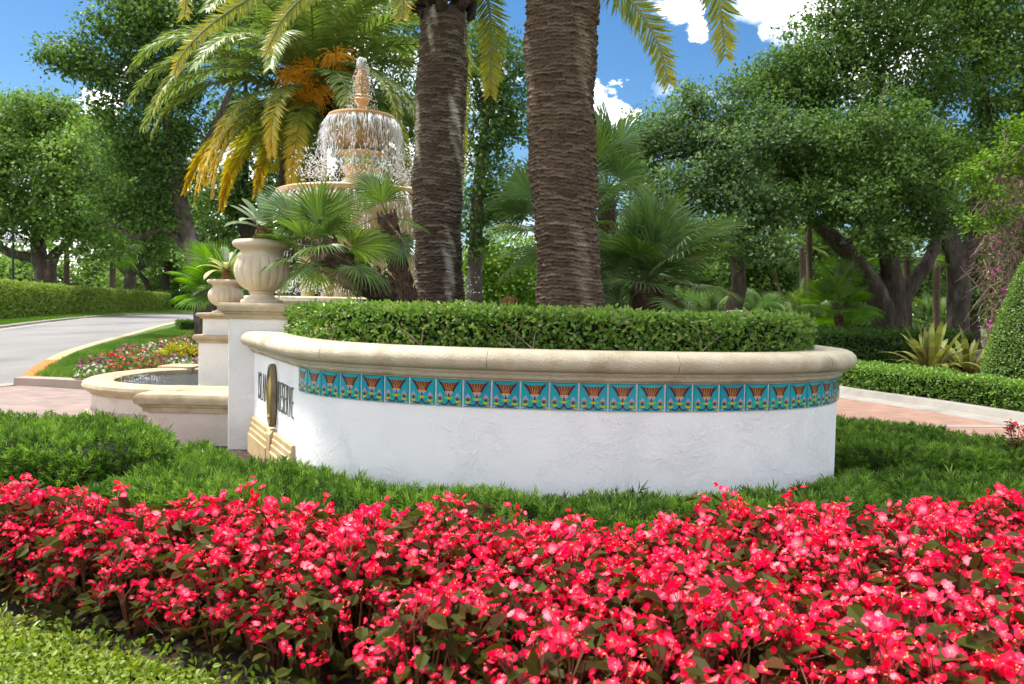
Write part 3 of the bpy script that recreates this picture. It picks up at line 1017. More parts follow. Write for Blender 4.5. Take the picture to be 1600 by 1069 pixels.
def pedestals():
    t = thing('pedestal', (-2.38, 8.1, 0), 'tall white stucco pedestal with thick stone cap, carrying the larger urn', 'pedestal')
    mb = MB(); mb.box((-.38, -.37, -.05), (.40, .40, 1.33), bev=0.012)
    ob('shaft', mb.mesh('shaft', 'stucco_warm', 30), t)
    mb = MB(); cap_on(mb, -.385, -.375, .405, .405, 1.30, 1.45, 0.075)
    ob('cap', mb.mesh('cap', 'pool_stone', 40), t)
    t = thing('pedestal', (-3.36, 9.45, 0), 'shorter two-tier white pedestal in the pool, carrying the smaller urn', 'pedestal')
    mb = MB(); mb.box((-.27, -.25, -.05), (.30, .30, 1.0), bev=0.01); mb.box((-.235, -.215, 1.0), (.27, .27, 1.27), bev=0.01)
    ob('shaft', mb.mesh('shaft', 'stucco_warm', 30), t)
    mb = MB(); cap_on(mb, -.235, -.215, .27, .27, 1.255, 1.325, 0.06); cap_on(mb, -.275, -.255, .305, .305, .975, 1.07, 0.045)
    ob('cap', mb.mesh('cap', 'pool_stone', 40), t)
    mb = MB(); mb.box((-.31, -.29, .2), (.33, .33, .47), bev=0.015)
    ob('base_block', mb.mesh('base_block', 'gold_stone', 30), t)


pedestals()


def urn_mesh():
    prof = [(0.0, 0.0), (.205, 0.0), (.207, .022), (.198, .030), (.175, .034), (.15, .046), (.122, .070), (.112, .088), (.125, .096), (.128, .106), (.118, .112)]
    bt = [0, .06, .13, .21, .30, .39, .48, .57, .66, .74, .81, .87, .92, .96, 1.0]
    br = [.120, .160, .195, .224, .245, .258, .266, .270, .269, .264, .256, .246, .235, .224, .212]
    belly = [(r_, .112 + .345 * t_) for t_, r_ in zip(bt, br)]
    neck = [(.200, .462), (.198, .475), (.202, .492), (.215, .512), (.240, .530), (.268, .542), (.284, .556), (.288, .575), (.282, .594), (.265, .607), (.245, .612), (.22, .608), (.205, .585), (.2, .55), (0, .55)]
    full = prof + belly + neck
    k0, k1 = len(prof), len(prof) + 14

    def mod(a, z, k):
        if k0 <= k <= k1:
            e = math.sin(math.pi * (k - k0) / (k1 - k0)) ** 0.5
            return 1 + e * (0.055 * abs(math.sin(a * 9)) ** 0.45 - 0.045)
        return 1
    mb = MB(); mb.lathe(full, 144, 0, mod=mod)
    return mb.mesh('urn', 'urn_stone', 50)


UM = urn_mesh()
up = P(409, 468, 8.1)
ob('urn', UM, None, (up.x, 8.1, 1.452), (0, 0, .1), (1.0, 1.0, 1.03), 'large fluted stone urn on the tall pedestal beside the planter wall', 'urn')
ob('urn', UM, None, (-3.41, 9.47, 1.327), (0, 0, .5), (.74, .74, .64), 'small fluted stone urn on the two-tier pedestal in the pool', 'urn')


def strap_mesh(L, W, bend, mats, seed, tipc=None, n=9, fold=0.25):
    """broad strap leaf along +x rising then arching"""
    lb = LB()
    r = np.random.default_rng(seed)
    V = []; T = []; vals = []
    x = z = 0.0
    ang = 0.0
    for i in range(n + 1):
        t = i / n
        w = W * (0.55 + 0.75 * math.sin(math.pi * min(t * .62 + .12, 1))) * (1 - max(0, (t - .82) / .18) ** 2 * .96)
        f = fold * w * (1 - t * .6)
        V += [(x, -w / 2, z + f), (x, 0, z), (x, w / 2, z + f)]
        ang = -bend * (t ** 1.6) * 2
        x += L / n * math.cos(ang); z += L / n * math.sin(ang)
    for i in range(n):
        o = i * 3
        T += [(o, o + 3, o + 1), (o + 1, o + 3, o + 4), (o + 1, o + 4, o + 2), (o + 2, o + 4, o + 5)]
        vals += [min(1, max(0, 0.2 + 0.6 * i / n + r.normal() * .12))] * 4
    lb.raw(V, T, np.array(vals))
    return lb.mesh('leaf', mats, True)


def bromeliad(name, loc, label, mats, n, L, W, stem=None, up0=80, up1=5, bends=(.2, .5, .9), scale=1, seed=1, cat='bromeliad', group=None):
    t = thing(name, loc, label, cat, group, scale=scale)
    r = np.random.default_rng(seed)
    ms = [strap_mesh(L, W, b, mats if isinstance(mats, str) else mats[i % len(mats)], seed * 10 + i) for i, b in enumerate(bends)]
    z0 = 0.0
    if stem:
        sr, sh = stem
        mb = MB()
        prof = [(sr * .9, 0)] + [(sr * (1 + .12 * math.sin(k * 2.4)) * (1 - .25 * k / 10), sh * k / 10) for k in range(1, 11)] + [(0, sh * 1.02)]
        mb.lathe(prof, 18, mod=lambda a, z, k: 1 + .12 * math.sin(a * 6 + k * 1.7))
        ob('stem', mb.mesh('stem', 'brom_stem'), t)
        z0 = sh * .95
    for i in range(n):
        f = i / max(n - 1, 1)
        az = i * 2.39996 + r.normal() * .2
        el = math.radians(up0 + (up1 - up0) * f + r.normal() * 6)
        m = ms[min(len(ms) - 1, int(f * len(ms)))]
        s = .75 + .35 * f if stem else .8 + .3 * r.random()
        mat_ = Matrix.Rotation(az, 4, 'Z') @ Matrix.Rotation(-el, 4, 'Y')
        rr = (stem[0] * .5 if stem else W * .6)
        o = ob('leaf', m, t, (math.cos(az) * rr, math.sin(az) * rr, max(0.0, z0 - (stem[1] * .25 * f if stem else 0))), mat_.to_euler(), s)
    return t


bromeliad('urn_bromeliad', (up.x + .03, 8.1, 1.985), 'grey green bromeliad with brown scaly stem growing from the large urn', 'brom_grey', 20, .37, .085, (.095, .30), 84, 8, (.1, .18, .5), 1.0, 3)
bromeliad('urn_bromeliad', (-3.40, 9.47, 1.67), 'pale yellowish bromeliad with brown stem growing from the small urn', ['brom_grey', 'brom_pale', 'brom_pale'], 16, .34, .055, (.065, .20), 80, 5, (.15, .3, .6), 1.0, 5)


def pool():
    t = thing('fountain_pool', (0, 0, 0), 'low curved fountain pool with stone rim and square stone pier', 'pool')
    outer = [(-3.52, 8.72), (-4.05, 8.72), (-4.55, 8.92), (-4.92, 9.30), (-5.12, 9.85), (-5.15, 10.5), (-5.0, 11.05), (-4.6, 11.45), (-4.0, 11.6), (-3.2, 11.6), (-2.4, 11.5)]
    pth = [tuple(p) for p in resample(catmull(outer, 8), 0.1)][::-1]   # outward on the right of travel
    pth = pth[::-1]
    # travel from pier to the left then back: outside is on the left, so flip offsets
    flip = lambda pr: [(-a, z) for a, z in pr]
    rim = [(-.24, .36), (.02, .36), (.03, .385), (.06, .39), (.065, .41), (.09, .42), (.105, .45), (.095, .485), (.06, .505), (-.20, .508), (-.24, .49)]
    mb = MB(); mb.sweep(pth, flip(rim)); ob('rim', mb.mesh('rim', 'pool_stone', 40), t)
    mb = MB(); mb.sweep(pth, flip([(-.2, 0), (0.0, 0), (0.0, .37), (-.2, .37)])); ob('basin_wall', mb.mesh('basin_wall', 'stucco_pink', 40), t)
    # splayed stone apron at the foot
    q = [tuple(p) for p in resample(catmull(outer[:5], 8), 0.1)]
    for i in range(0, len(q) - 1, 1):
        a, b = Vector(q[i]), Vector(q[i + 1])
        dd = (b - a); mid = (a + b) / 2; ln = dd.length; dd.normalize()
        out = Vector((-dd.y, dd.x))
        mb = MB()
        w = ln / 2 - .006
        mb.add([(-w, -.02, 0), (w, -.02, 0), (w * 1.25, .22, 0), (-w * 1.25, .22, 0), (-w, -.02, .20), (w, -.02, .20), (w * 1.25, .22, .03), (-w * 1.25, .22, .03)],
               [(0, 3, 2, 1), (4, 5, 6, 7), (0, 1, 5, 4), (1, 2, 6, 5), (2, 3, 7, 6), (3, 0, 4, 7)])
        ob('apron_stone', mb.mesh('apron_stone', 'slate_base'), t, (mid.x, mid.y, 0.006), (0, 0, math.atan2(out.y, out.x) - math.pi / 2))
    # pier
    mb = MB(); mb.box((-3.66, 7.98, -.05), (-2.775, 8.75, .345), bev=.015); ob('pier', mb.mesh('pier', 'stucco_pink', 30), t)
    mb = MB(); cap_on(mb, -3.665, 7.975, -2.79, 8.75, .335, .52, .09); ob('pier_cap', mb.mesh('pier_cap', 'pool_stone', 40), t)
    mb = MB(); mb.box((-5.0, 11.2, .44), (-4.5, 11.75, .53), bev=.02); ob('rim_block', mb.mesh('rim_block', 'pool_stone', 30), t)
    # water
    wat = sheet('pool_water', ccw([tuple(p) for p in q[2:]] + outer[5:] + [(-1.4, 11.4), (-1.9, 9.0), (-2.9, 8.6)]), .435, 'pool_water', kind='structure')
    # splashes on the water
    lb = LB()
    for cx, cy in ((-4.65, 9.75), (-4.5, 10.0), (-4.75, 10.3)):
        n = 70
        p = np.stack([cx + rng.normal(size=n) * .07, cy + rng.normal(size=n) * .12, .44 + np.abs(rng.normal(size=n)) * .045], 1)
        lb.add(p, rdir(n), rdir(n), rng.uniform(.008, .025, n), rng.uniform(.006, .012, n), OCT, up=rng.uniform(.006, .012, n))
    ob('splash', lb.mesh('splash', 'falling_water', True), None, label='white splash of a small bubbling jet in the fountain pool', cat='water', kind='stuff')


pool()


# ------------------------------------------------------------------ fountain
FX, FY = P(564, 280, 13.0).x, 13.0


def fz(y, r=0.0):
    return P(566, y, FY - r).z


def fountain():
    t = thing('fountain', (FX, FY, 0), 'tall tiered ochre stone fountain with pineapple finial and water spilling', 'fountain')
    Z = fz
    ZU = lambda y: fz(y, .5 if y < 200 else .5 * max(0, (240 - y) / 40))
    ZL = lambda y: fz(y, 1.3 if y < 300 else 1.3 * max(0, (400 - y) / 100))
    # finial
    mb = MB()
    z0, z1 = Z(150), Z(104)
    prof = []
    for i in range(19):
        k = i / 18
        prof.append((.118 * (math.sin(math.pi * (.16 + .80 * k)) ** .7) * (1 - .25 * k) + .002, z0 + (z1 - z0) * k))
    prof.append((0, z1 + .02))
    mb.lathe(prof, 28, mod=lambda a, z, k: 1 + .12 * (math.sin(a * 7 + k * .9) * math.sin(a * 7 - k * .9)))
    for j in range(7):
        a = j * .9
        mb.tube([(0, 0, z1 - .02), (.03 * math.cos(a), .03 * math.sin(a), z1 + .06), (.07 * math.cos(a), .07 * math.sin(a), z1 + .10)], [.02, .018, .004], 5)
    ob('finial', mb.mesh('finial', 'fountain_rim', 60), t)
    mb = MB()
    mb.lathe([(.05, Z(172)), (.085, Z(171)), (.07, Z(166)), (.075, Z(162)), (.12, Z(158)), (.135, Z(156)), (.12, Z(154)), (.10, Z(153)), (.125, Z(151)), (.11, Z(149)), (.06, Z(147))], 32)
    ob('finial_base', mb.mesh('finial_base', 'fountain_rim', 40), t)
    # small upper bowl
    mb = MB()
    mb.lathe([(0, ZU(176)), (.44, ZU(175)), (.50, ZU(171)), (.53, ZU(170.5)), (.545, ZU(173)), (.545, ZU(176)), (.53, ZU(178))], 64, 0)
    ob('upper_rim', mb.mesh('upper_rim', 'fountain_rim', 40), t)
    mb = MB()
    mb.lathe([(.50, ZU(178)), (.53, ZU(180)), (.525, ZU(188)), (.50, ZU(200)), (.45, ZU(212)), (.385, ZU(223)), (.32, ZU(231)), (.27, ZU(237)), (.26, ZU(240))], 64, mod=lambda a, z, k: 1 + .018 * abs(math.sin(a * 8)))
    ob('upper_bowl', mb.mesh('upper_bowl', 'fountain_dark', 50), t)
    mb = MB()
    mb.lathe([(.26, Z(238)), (.36, Z(239)), (.39, Z(241)), (.39, Z(243)), (.35, Z(246)), (.31, Z(247)), (.31, Z(263)), (.325, Z(264)), (.30, Z(267)), (.26, Z(269)), (.25, Z(275)), (.26, Z(280)), (.31, Z(285)), (.36, Z(289)), (.37, Z(293))], 48)
    ob('upper_column', mb.mesh('upper_column', 'fountain_stone', 40), t)
    for j in range(12):
        a = 2 * math.pi * j / 12
        mb = MB()
        w, h = .052, (Z(249) - Z(261)) / 2
        mb.add([(-w, 0, -h), (w, 0, -h), (w, 0, h), (-w, 0, h), (-w * .9, -.012, -h * .9), (w * .9, -.012, -h * .9), (w * .9, -.012, h * .9), (-w * .9, -.012, h * .9)], [(0, 1, 5, 4), (1, 2, 6, 5), (2, 3, 7, 6), (3, 0, 4, 7), (4, 5, 6, 7)])
        mb.add([(.035 * math.cos(i * .785), -.0135, .045 * math.sin(i * .785)) for i in range(8)], [tuple(range(8))], 1)
        ob('band_tile', mb.mesh('band_tile', ['tile_teal' if j % 2 else 'glaze_green', 'glaze_yellow']), t, (.313 * math.cos(a), .313 * math.sin(a), Z(255)), (0, 0, a + math.pi / 2))
    # great bowl
    mb = MB()
    mb.lathe([(0, ZL(291)), (1.1, ZL(290)), (1.24, ZL(286)), (1.31, ZL(285)), (1.335, ZL(287.5)), (1.335, ZL(293)), (1.31, ZL(296))], 96)
    ob('lower_rim', mb.mesh('lower_rim', 'fountain_rim', 40), t)
    mb = MB()
    mb.lathe([(1.25, ZL(296)), (1.30, ZL(298)), (1.28, ZL(310)), (1.2, ZL(330)), (1.06, ZL(350)), (.88, ZL(368)), (.68, ZL(382)), (.5, ZL(392)), (.40, ZL(400)), (.38, ZL(410)), (.42, ZL(416))], 96, mod=lambda a, z, k: 1 + .012 * abs(math.sin(a * 12)))
    ob('lower_bowl', mb.mesh('lower_bowl', 'fountain_stone', 50), t)
    mb = MB()
    mb.lathe([(.42, Z(414)), (.36, Z(420)), (.33, Z(440)), (.36, Z(470)), (.45, Z(480)), (.45, 0.4)], 48)
    ob('stem', mb.mesh('stem', 'fountain_stone', 40), t)
    for j in range(6):
        a = 2 * math.pi * (j + .35) / 6
        mb = MB()
        mb.lathe([(.14, .3), (.14, 1.42), (.11, 1.45), (.10, Z(425)), (.13, Z(420)), (.15, Z(412)), (.15, Z(396))], 20, c=(.82 * math.cos(a), .82 * math.sin(a)))
        ob('column', mb.mesh('column', 'fountain_stone', 40), t)
    mb = MB()
    mb.lathe([(1.35, .2), (1.45, 1.1), (1.72, 1.36), (1.84, 1.44), (1.87, 1.49), (1.86, 1.54), (1.80, 1.56), (1.6, 1.56), (1.55, 1.46), (0, 1.44)], 96)
    ob('basin', mb.mesh('basin', 'cast_stone', 40), t)

    # falling water
    lb = LB()

    def curtain(r0, zt, zb, nst, spread, ndrop, size, wob):
        tt = math.sqrt(2 * (zt - zb) / 9.81)
        for _ in range(nst):
            a = rng.uniform(0, 2 * math.pi)
            v = spread * rng.uniform(.35, 1.15) / tt
            n = int(ndrop * rng.uniform(.5, 1.3))
            tm = np.sort(rng.uniform(0, 1, n)) * tt
            jit = (tm / tt)[:, None] ** 1.5
            rad = r0 + v * tm
            aa = a + wob * rng.normal() * np.sin(tm / tt * rng.uniform(2, 7)) / r0
            p = np.stack([rad * np.cos(aa), rad * np.sin(aa), zt - 4.9 * tm ** 2], 1) + rng.normal(size=(n, 3)) * jit * .05
            vel = np.stack([np.cos(aa) * v, np.sin(aa) * v, -9.8 * tm - .5], 1) + rng.normal(size=(n, 3)) * jit * 1.6
            L = size * rng.uniform(3, 15, n) * (1.15 - .8 * jit[:, 0])
            W = size * rng.uniform(.22, .75, n)
            lb.add(p, vel, rdir(n), L, W, OCT, up=W)

    curtain(.54, fz(175, .5), fz(290), 240, .20, 22, .014, .05)
    curtain(1.33, fz(292, 1.3), 1.58, 170, .42, 22, .015, .06)
    # spray clouds where the water lands
    for r0, z0, n, sg in ((.85, fz(285), 1500, .12), (1.55, 1.62, 2600, .16)):
        a = rng.uniform(0, 2 * math.pi, n)
        rr = r0 + rng.normal(size=n) * sg
        p = np.stack([rr * np.cos(a), rr * np.sin(a), z0 + np.abs(rng.normal(size=n)) * .22], 1)
        lb.add(p, rdir(n) + np.array([0, 0, .6]), rdir(n), rng.uniform(.015, .06, n), rng.uniform(.008, .022, n), OCT, up=rng.uniform(.008, .02, n))
    # jet over the finial
    n = 500
    zf = fz(104)
    p = np.stack([rng.normal(size=n) * .025 - .02, rng.normal(size=n) * .025, zf + rng.uniform(0, .09, n)], 1)
    lb.add(p, rdir(n) * .6 + np.array([0, 0, 1]), rdir(n), .05, .022, OCT, up=.022)
    n = 700
    h = rng.uniform(0, 1, n)
    a = rng.uniform(0, 6.283, n)
    rr = .04 + .22 * (1 - h) ** .7 * rng.uniform(.5, 1.1, n)
    p = np.stack([rr * np.cos(a), rr * np.sin(a), fz(172) + h * (zf + .15 - fz(172))], 1)
    lb.add(p, rdir(n) * .3 + np.array([0, 0, -1]), rdir(n), rng.uniform(.01, .04, n), .010, OCT, up=.010)
    ob('falling_water', lb.mesh('falling_water', 'falling_water', True), None, (FX, FY, 0), label='white water cascading in strands from both fountain bowls', cat='water', kind='stuff')


fountain()


# ------------------------------------------------------------------ date palms
def palm_trunk_mesh(p0, p1, r0, r1, matname, seed, rows=0.045, seg=112, flare=0.0, dz=0.0085, boots_at=None, pale=0.5):
    """trunk with rows of leaf scars; p0,p1 world points, mesh in coordinates relative to p0"""
    p0, p1 = Vector(p0), Vector(p1)
    H = p1.z - p0.z
    nz = int(H / dz)
    zz = np.linspace(0, H, nz)
    th = np.linspace(0, 2 * np.pi, seg, endpoint=False)
    T, Zg = np.meshgrid(th, zz)
    r = np.random.default_rng(seed)
    ph = r.uniform(0, 6.28, 12)
    base = r0 + (r1 - r0) * Zg / H + flare * np.exp(-Zg / .25)
    big = .018 * np.sin(2 * T + ph[0] + Zg * .9) + .014 * np.sin(3 * T + ph[1] - Zg * 1.7) + .010 * np.sin(Zg * 5 + ph[2] + 2 * T) + .008 * np.sin(Zg * 11 + ph[3] + np.sin(T + ph[4]))
    wob = .5 * np.sin(T + ph[5]) + .22 * np.sin(3 * T + ph[6] + Zg * 2) + .09 * np.sin(11 * T + ph[7] + Zg * 5) + .10 * np.sin(23 * T + Zg * 13 + ph[8])
    q = Zg / rows + wob
    row = np.floor(q); fr = q - row
    ncol = 11
    cq = T / (2 * np.pi) * ncol + (row % 2) * .5 + np.sin(row * 12.9) * .25
    cell = np.floor(cq) % ncol; cf = cq - np.floor(cq)
    hsh = np.sin(row * 127.1 + cell * 311.7) * 43758.5453
    hsh = hsh - np.floor(hsh)
    hs2 = np.sin(row * 269.5 + cell * 183.3) * 43758.5453
    hs2 = hs2 - np.floor(hs2)
    lens = np.clip(1 - np.abs(cf - .5) * 1.7, .12, 1)             # scar is lens shaped
    saw = np.clip((lens - fr) / lens, 0, 1) ** .7 * np.clip(fr / .10, 0, 1)
    d = .021 * saw * (.25 + 1.0 * hsh) + (hs2 > .78) * (-.014) * np.clip(fr * 3, 0, 1) + r.normal(size=T.shape) * .0034 - .010 * (np.abs(np.sin(13 * T + 4 * np.sin(Zg * 3 + T * 2) + hsh * 2)) < .10)
    R = base + big + d
    patch = np.sin(3 * T + ph[10] + Zg * 1.1) * np.sin(Zg * 1.9 + ph[11]) + .4 * np.sin(7 * T + Zg * 6) * np.sin(Zg * 9 + 3 * T)
    tone = np.clip(.34 + .30 * (hsh - .5) + .20 * (hs2 - .5) + r.normal(size=T.shape) * .06 + .55 * np.clip(patch - .45, 0, 1) * pale, 0, 1)
    lean = np.array(p1 - p0)
    f = Zg / H
    cur = .03 * np.sin(f * 5 + ph[9])
    X = R * np.cos(T) + lean[0] * f + cur
    Y = R * np.sin(T) + lean[1] * f
    V = np.stack([X, Y, Zg], -1).reshape(-1, 3)
    i = np.arange(nz - 1)[:, None] * seg
    j = np.arange(seg)[None]
    j2 = (j + 1) % seg
    a, b, c, e = (i + j).ravel(), (i + j2).ravel(), (i + seg + j2).ravel(), (i + seg + j).ravel()
    lb = LB()
    tv = tone[:-1].ravel()
    lb.raw(V, np.concatenate([np.stack([a, b, c], 1), np.stack([a, c, e], 1)]), np.concatenate([tv, tv]))
    return lb.mesh('trunk', matname, True)


def frond_mesh(path, mats, seed, leaf=0.42, nl=84, width=0.026, droop=0.38, vee=0.35, v0=.1, v1=.6, r0=.022, start=.10, alpha=(70, 28), ref=(0, 0, 1.0)):
    """feather frond along a list of 3d points"""
    pts = resample(catmull(path, 8), .04)
    n = len(pts)
    r = np.random.default_rng(seed)
    lb = LB()
    rr = [r0 * (1 - .85 * i / n) + .003 for i in range(0, n, 3)]
    lb.tube([tuple(p) for p in pts[::3]], rr, 5, .5, 1)
    tan = unit(np.gradient(pts, axis=0))
    for side in (-1, 1):
        u = np.linspace(start, .995, nl) + r.normal(size=nl) * .002
        k = np.clip((u * (n - 1)).astype(int), 0, n - 1)
        p, t = pts[k], tan[k]
        S = unit(np.cross(t, np.array(ref) + 1e-3))
        U = np.cross(S, t)
        al = np.radians(alpha[0] + (alpha[1] - alpha[0]) * u + r.normal(size=nl) * 5)
        D = t * np.cos(al)[:, None] + side * S * np.sin(al)[:, None] + U * (vee + r.normal(size=nl) * .10)[:, None]
        D = unit(D) + np.array([0, 0, -1]) * (droop * (.5 + .5 * r.random(nl)))[:, None]
        L = leaf * np.sin(np.pi * np.clip(.12 + u * .80, 0, 1)) ** .6 * r.uniform(.85, 1.1, nl)
        v = np.clip(v0 + (v1 - v0) * u + r.normal(size=nl) * .12, 0, 1)
        lb.add(p, D, U + .3 * r.normal(size=(nl, 3)), L, width, BLADE, v, 0, up=L * 1.1)
    return lb.mesh('frond', mats)


def arc_path(L, el, bend, n=9, twist=0.0):
    pts = [(0, 0, 0)]
    x = y = z = 0.0
    for i in range(n):
        t = (i + .5) / n
        a = math.radians(el) - bend * t ** 1.25
        x += L / n * math.cos(a); z += L / n * math.sin(a); y += twist * L / n * t
        pts.append((x, y, z))
    return pts


def fruit_mesh(seed, n=90, L=.55):
    r = np.random.default_rng(seed)
    lb = LB()
    for i in range(n):
        d = unit(r.normal(size=3) * np.array([.8, .8, .35]) + np.array([.25, 0, -.15]))
        l = L * r.uniform(.6, 1.1)
        p = [(0, 0, 0), tuple(d * l * .5 + np.array([0, 0, .03])), tuple(d * l + np.array([0, 0, -.16 * l / L]))]
        lb.tube(p, [.010, .008, .005], 4)
    m = 260
    d = unit(r.normal(size=(m, 3)) * np.array([.8, .8, .35]) + np.array([.25, 0, -.15]))
    lb.add(d * L * r.uniform(.45, 1.05, (m, 1)) + np.array([0, 0, -.05]), rdir(m), rdir(m), .035, .028, OCT, up=.028)
    return lb.mesh('fruit_bunch', 'fruit_orange')


def back_palm():
    c = P(490, 128, 18.6)
    base = G(500, 520)
    t = thing('date_palm', (c.x, 18.6, 0), 'date palm with arching green and gold fronds and orange fruit behind the fountain', 'palm tree')
    me = palm_trunk_mesh((c.x, 18.6, 0), (c.x, 18.6, c.z - .1), .33, .30, 'bark_boots', 4, rows=.11, seg=56, dz=.03)
    ob('trunk', me, t)
    # swollen boots below the crown
    mb = MB()
    for i in range(60):
        a = i * 2.39996; z = c.z - .15 - (i % 30) * .035
        d = Vector((math.cos(a), math.sin(a), 0))
        mb.tube([d * .27 + Vector((0, 0, z - .1)), d * .37 + Vector((0, 0, z)), d * .42 + Vector((0, 0, z + .12))], [.09, .07, .035], 6)
    ob('leaf_bases', mb.mesh('leaf_bases', 'bark_boots'), t)
    G_, M_, Y_ = ['palm_green', 'rachis'], ['palm_mixed', 'rachis'], ['palm_gold', 'rachis_gold']
    def fk(L_, el, bend, m_, sd, v0=.1, v1=.6, tw=0.0, lf=.52):
        return frond_mesh(arc_path(L_, el, bend, twist=tw), m_, sd, lf, 150, .038, droop=.26, v0=v0, v1=v1, alpha=(72, 30), vee=.25)
    kinds = [
        [fk(4.2, 82, 1.1, G_, 1), fk(4.3, 76, 1.35, G_, 2, tw=.08)],
        [fk(4.3, 60, 1.65, G_, 3), fk(4.2, 50, 1.75, G_, 4, tw=-.08)],
        [fk(4.2, 36, 1.75, G_, 5, .2, .9), fk(4.1, 26, 1.7, M_, 6, -.1, .5, .08)],
        [fk(4.0, 12, 1.55, M_, 7, -.5, .6), fk(3.9, 4, 1.5, M_, 8, -.25, 1.1, lf=.46)],
        [fk(3.7, -12, 1.2, M_, 9, -.1, 1.2, lf=.44), fk(3.5, -28, .95, M_, 10, -.3, .6, lf=.42)],
    ]
    N = 70
    for i in range(N):
        f = i / N
        k = min(4, int(f * 5.2))
        az = i * 2.39996 + rng.normal() * .12
        m = kinds[k][0]
        if k == 2:
            m = kinds[2][i % 2]
        elif k == 3:
            m = kinds[3][1] if (math.cos(az) < -.1 and i % 2) else kinds[3][0]
        elif k == 4:
            m = kinds[4][0] if math.cos(az) < .2 else kinds[4][1]
        else:
            m = kinds[k][i % 2]
        ob('frond', m, t, (.12 * math.cos(az), .12 * math.sin(az), c.z - .1 * k), (rng.normal() * .12, rng.normal() * .06, az), rng.uniform(.92, 1.08))
    fm = [fruit_mesh(1), fruit_mesh(2)]
    for k, (px, py) in enumerate(((490, 108), (470, 125), (525, 88), (545, 115), (480, 150), (505, 140), (455, 115))):
        q = P(px, py, 17.6)
        ob('fruit_bunch', fm[k % 2], t, (q.x - c.x, q.y - 18.6, q.z), (rng.normal() * .4, .3, rng.uniform(0, 6.28)), .7 + .25 * rng.random(), kind='stuff')
    # stub of an older trunk left of it
    s = P(455, 262, 20.5)
    t2 = thing('palm_stump', (s.x, 20.5, 0), 'short thick palm trunk with diamond leaf scars left of the date palm', 'palm tree')
    ob('trunk', palm_trunk_mesh((s.x, 20.5, 0), (s.x, 20.5, s.z + .15), .30, .34, 'bark_boots', 9, rows=.16, seg=48, dz=.03), t2)
    fm2 = frond_mesh(arc_path(1.6, 65, 1.5), M_, 19, .28, 50, .03, v0=.1, v1=.8)
    for i in range(12):
        ob('frond', fm2, t2, (0, 0, s.z + .1), (rng.normal() * .2, rng.normal() * .25 + .2, i * 2.4), rng.uniform(.7, 1))


back_palm()


def near_palm(label, px0, py0, px1, py1, Y, r0, r1, matname, seed, top_extra, hang, rows):
    b, e = P(px0, py0, Y), P(px1, py1, Y)
    b = b + (e - b) * ((1.05 - b.z) / (e.z - b.z))
    top = e + (e - b).normalized() * top_extra
    t = thing('date_palm', (b.x, b.y, b.z), label, 'palm tree')
    ob('trunk', palm_trunk_mesh(b, top, r0, r1, matname, seed, rows, seg=170, flare=.03, dz=.006, pale=1.7 if 'lichen' in matname else .9), t)
    mb = MB()
    rel = top - b
    for i in range(70):
        a = i * 2.39996; z = rel.z - .08 + (i % 35) * .022
        d = Vector((math.cos(a), math.sin(a), 0))
        o = Vector((rel.x, rel.y, 0))
        mb.tube([o + d * (r1 - .04) + Vector((0, 0, z - .02)), o + d * (r1 + .075) + Vector((0, 0, z + .05)), o + d * (r1 + .12) + Vector((0, 0, z + .22))], [.07, .065, .03], 6)
    ob('leaf_bases', mb.mesh('leaf_bases', 'bark_boots'), t)
    G_, M_ = ['palm_green', 'rachis'], ['palm_mixed', 'rachis']
    crown = rel + Vector((0, 0, .75))
    ms = [frond_mesh(arc_path(4.3, 80, 1.1), G_, seed + 1, .48, 84, .03), frond_mesh(arc_path(4.4, 60, 1.25), G_, seed + 2, .48, 84, .03), frond_mesh(arc_path(4.3, 44, 1.1), M_, seed + 3, .46, 84, .03, v0=0, v1=.6)]
    for i in range(34):
        k = min(2, int(i / 34 * 3))
        az = i * 2.39996
        ob('frond', ms[k], t, crown, (rng.normal() * .1, rng.normal() * .04, az), rng.uniform(.92, 1.06))
    for j, (pp, kind, lf) in enumerate(hang):
        path = [tuple(crown)] + [tuple(P(a, c, y) - b) for a, c, y in pp]
        v0h, v1h = (-.05, .72) if Y > 9 else (-.15, .55)
        m_ = {'m': M_, 'y': ['palm_gold', 'rachis_gold'], 'g': G_}[kind]
        ob('frond', frond_mesh(path, m_, seed + 20 + j, lf * 1.1, 130, .024, droop=.12, vee=.15, v0=v0h, v1=v1h, r0=.028, start=.18, alpha=(75, 42), ref=(.25, .95, .2)), t)
    return t


near_palm('slimmer date palm trunk with pale lichen patches, nearer the fountain', 685, 490, 692, 20, 10.2, .287, .288, 'bark_lichen', 31, .0,
          [([(520, -75, 9.7), (400, -8, 9.4), (330, 38, 9.3), (285, 85, 9.25), (272, 118, 9.25)], 'm', .20),
           ([(600, -60, 9.3), (500, -20, 9.0), (445, 25, 8.9), (415, 85, 8.85)], 'm', .20),
           ([(500, -170, 9.7), (360, -95, 9.4), (300, -30, 9.3), (287, 28, 9.25)], 'm', .26),
           ([(735, -70, 10.6), (760, -10, 10.8), (768, 60, 10.9), (766, 150, 10.9)], 'm', .30),
           ([(640, -60, 9.7), (633, -20, 9.5), (628, 30, 9.4)], 'm', .25),
           ([(712, -60, 11.6), (728, 60, 12.2), (726, 200, 12.4), (724, 290, 12.4)], 'm', .12)], .040)
near_palm('thick date palm trunk with rough ringed bark behind the planter hedge', 887, 490, 881, 0, 7.7, .315, .322, 'bark_palm', 57, .9,
          [([(935, -60, 7.5), (985, 0, 7.4), (1025, 60, 7.35), (1046, 134, 7.3)], 'm', .25),
           ([(1000, -210, 7.2), (1080, -100, 6.9), (1120, -10, 6.8), (1134, 92, 6.8)], 'm', .27)], .034)


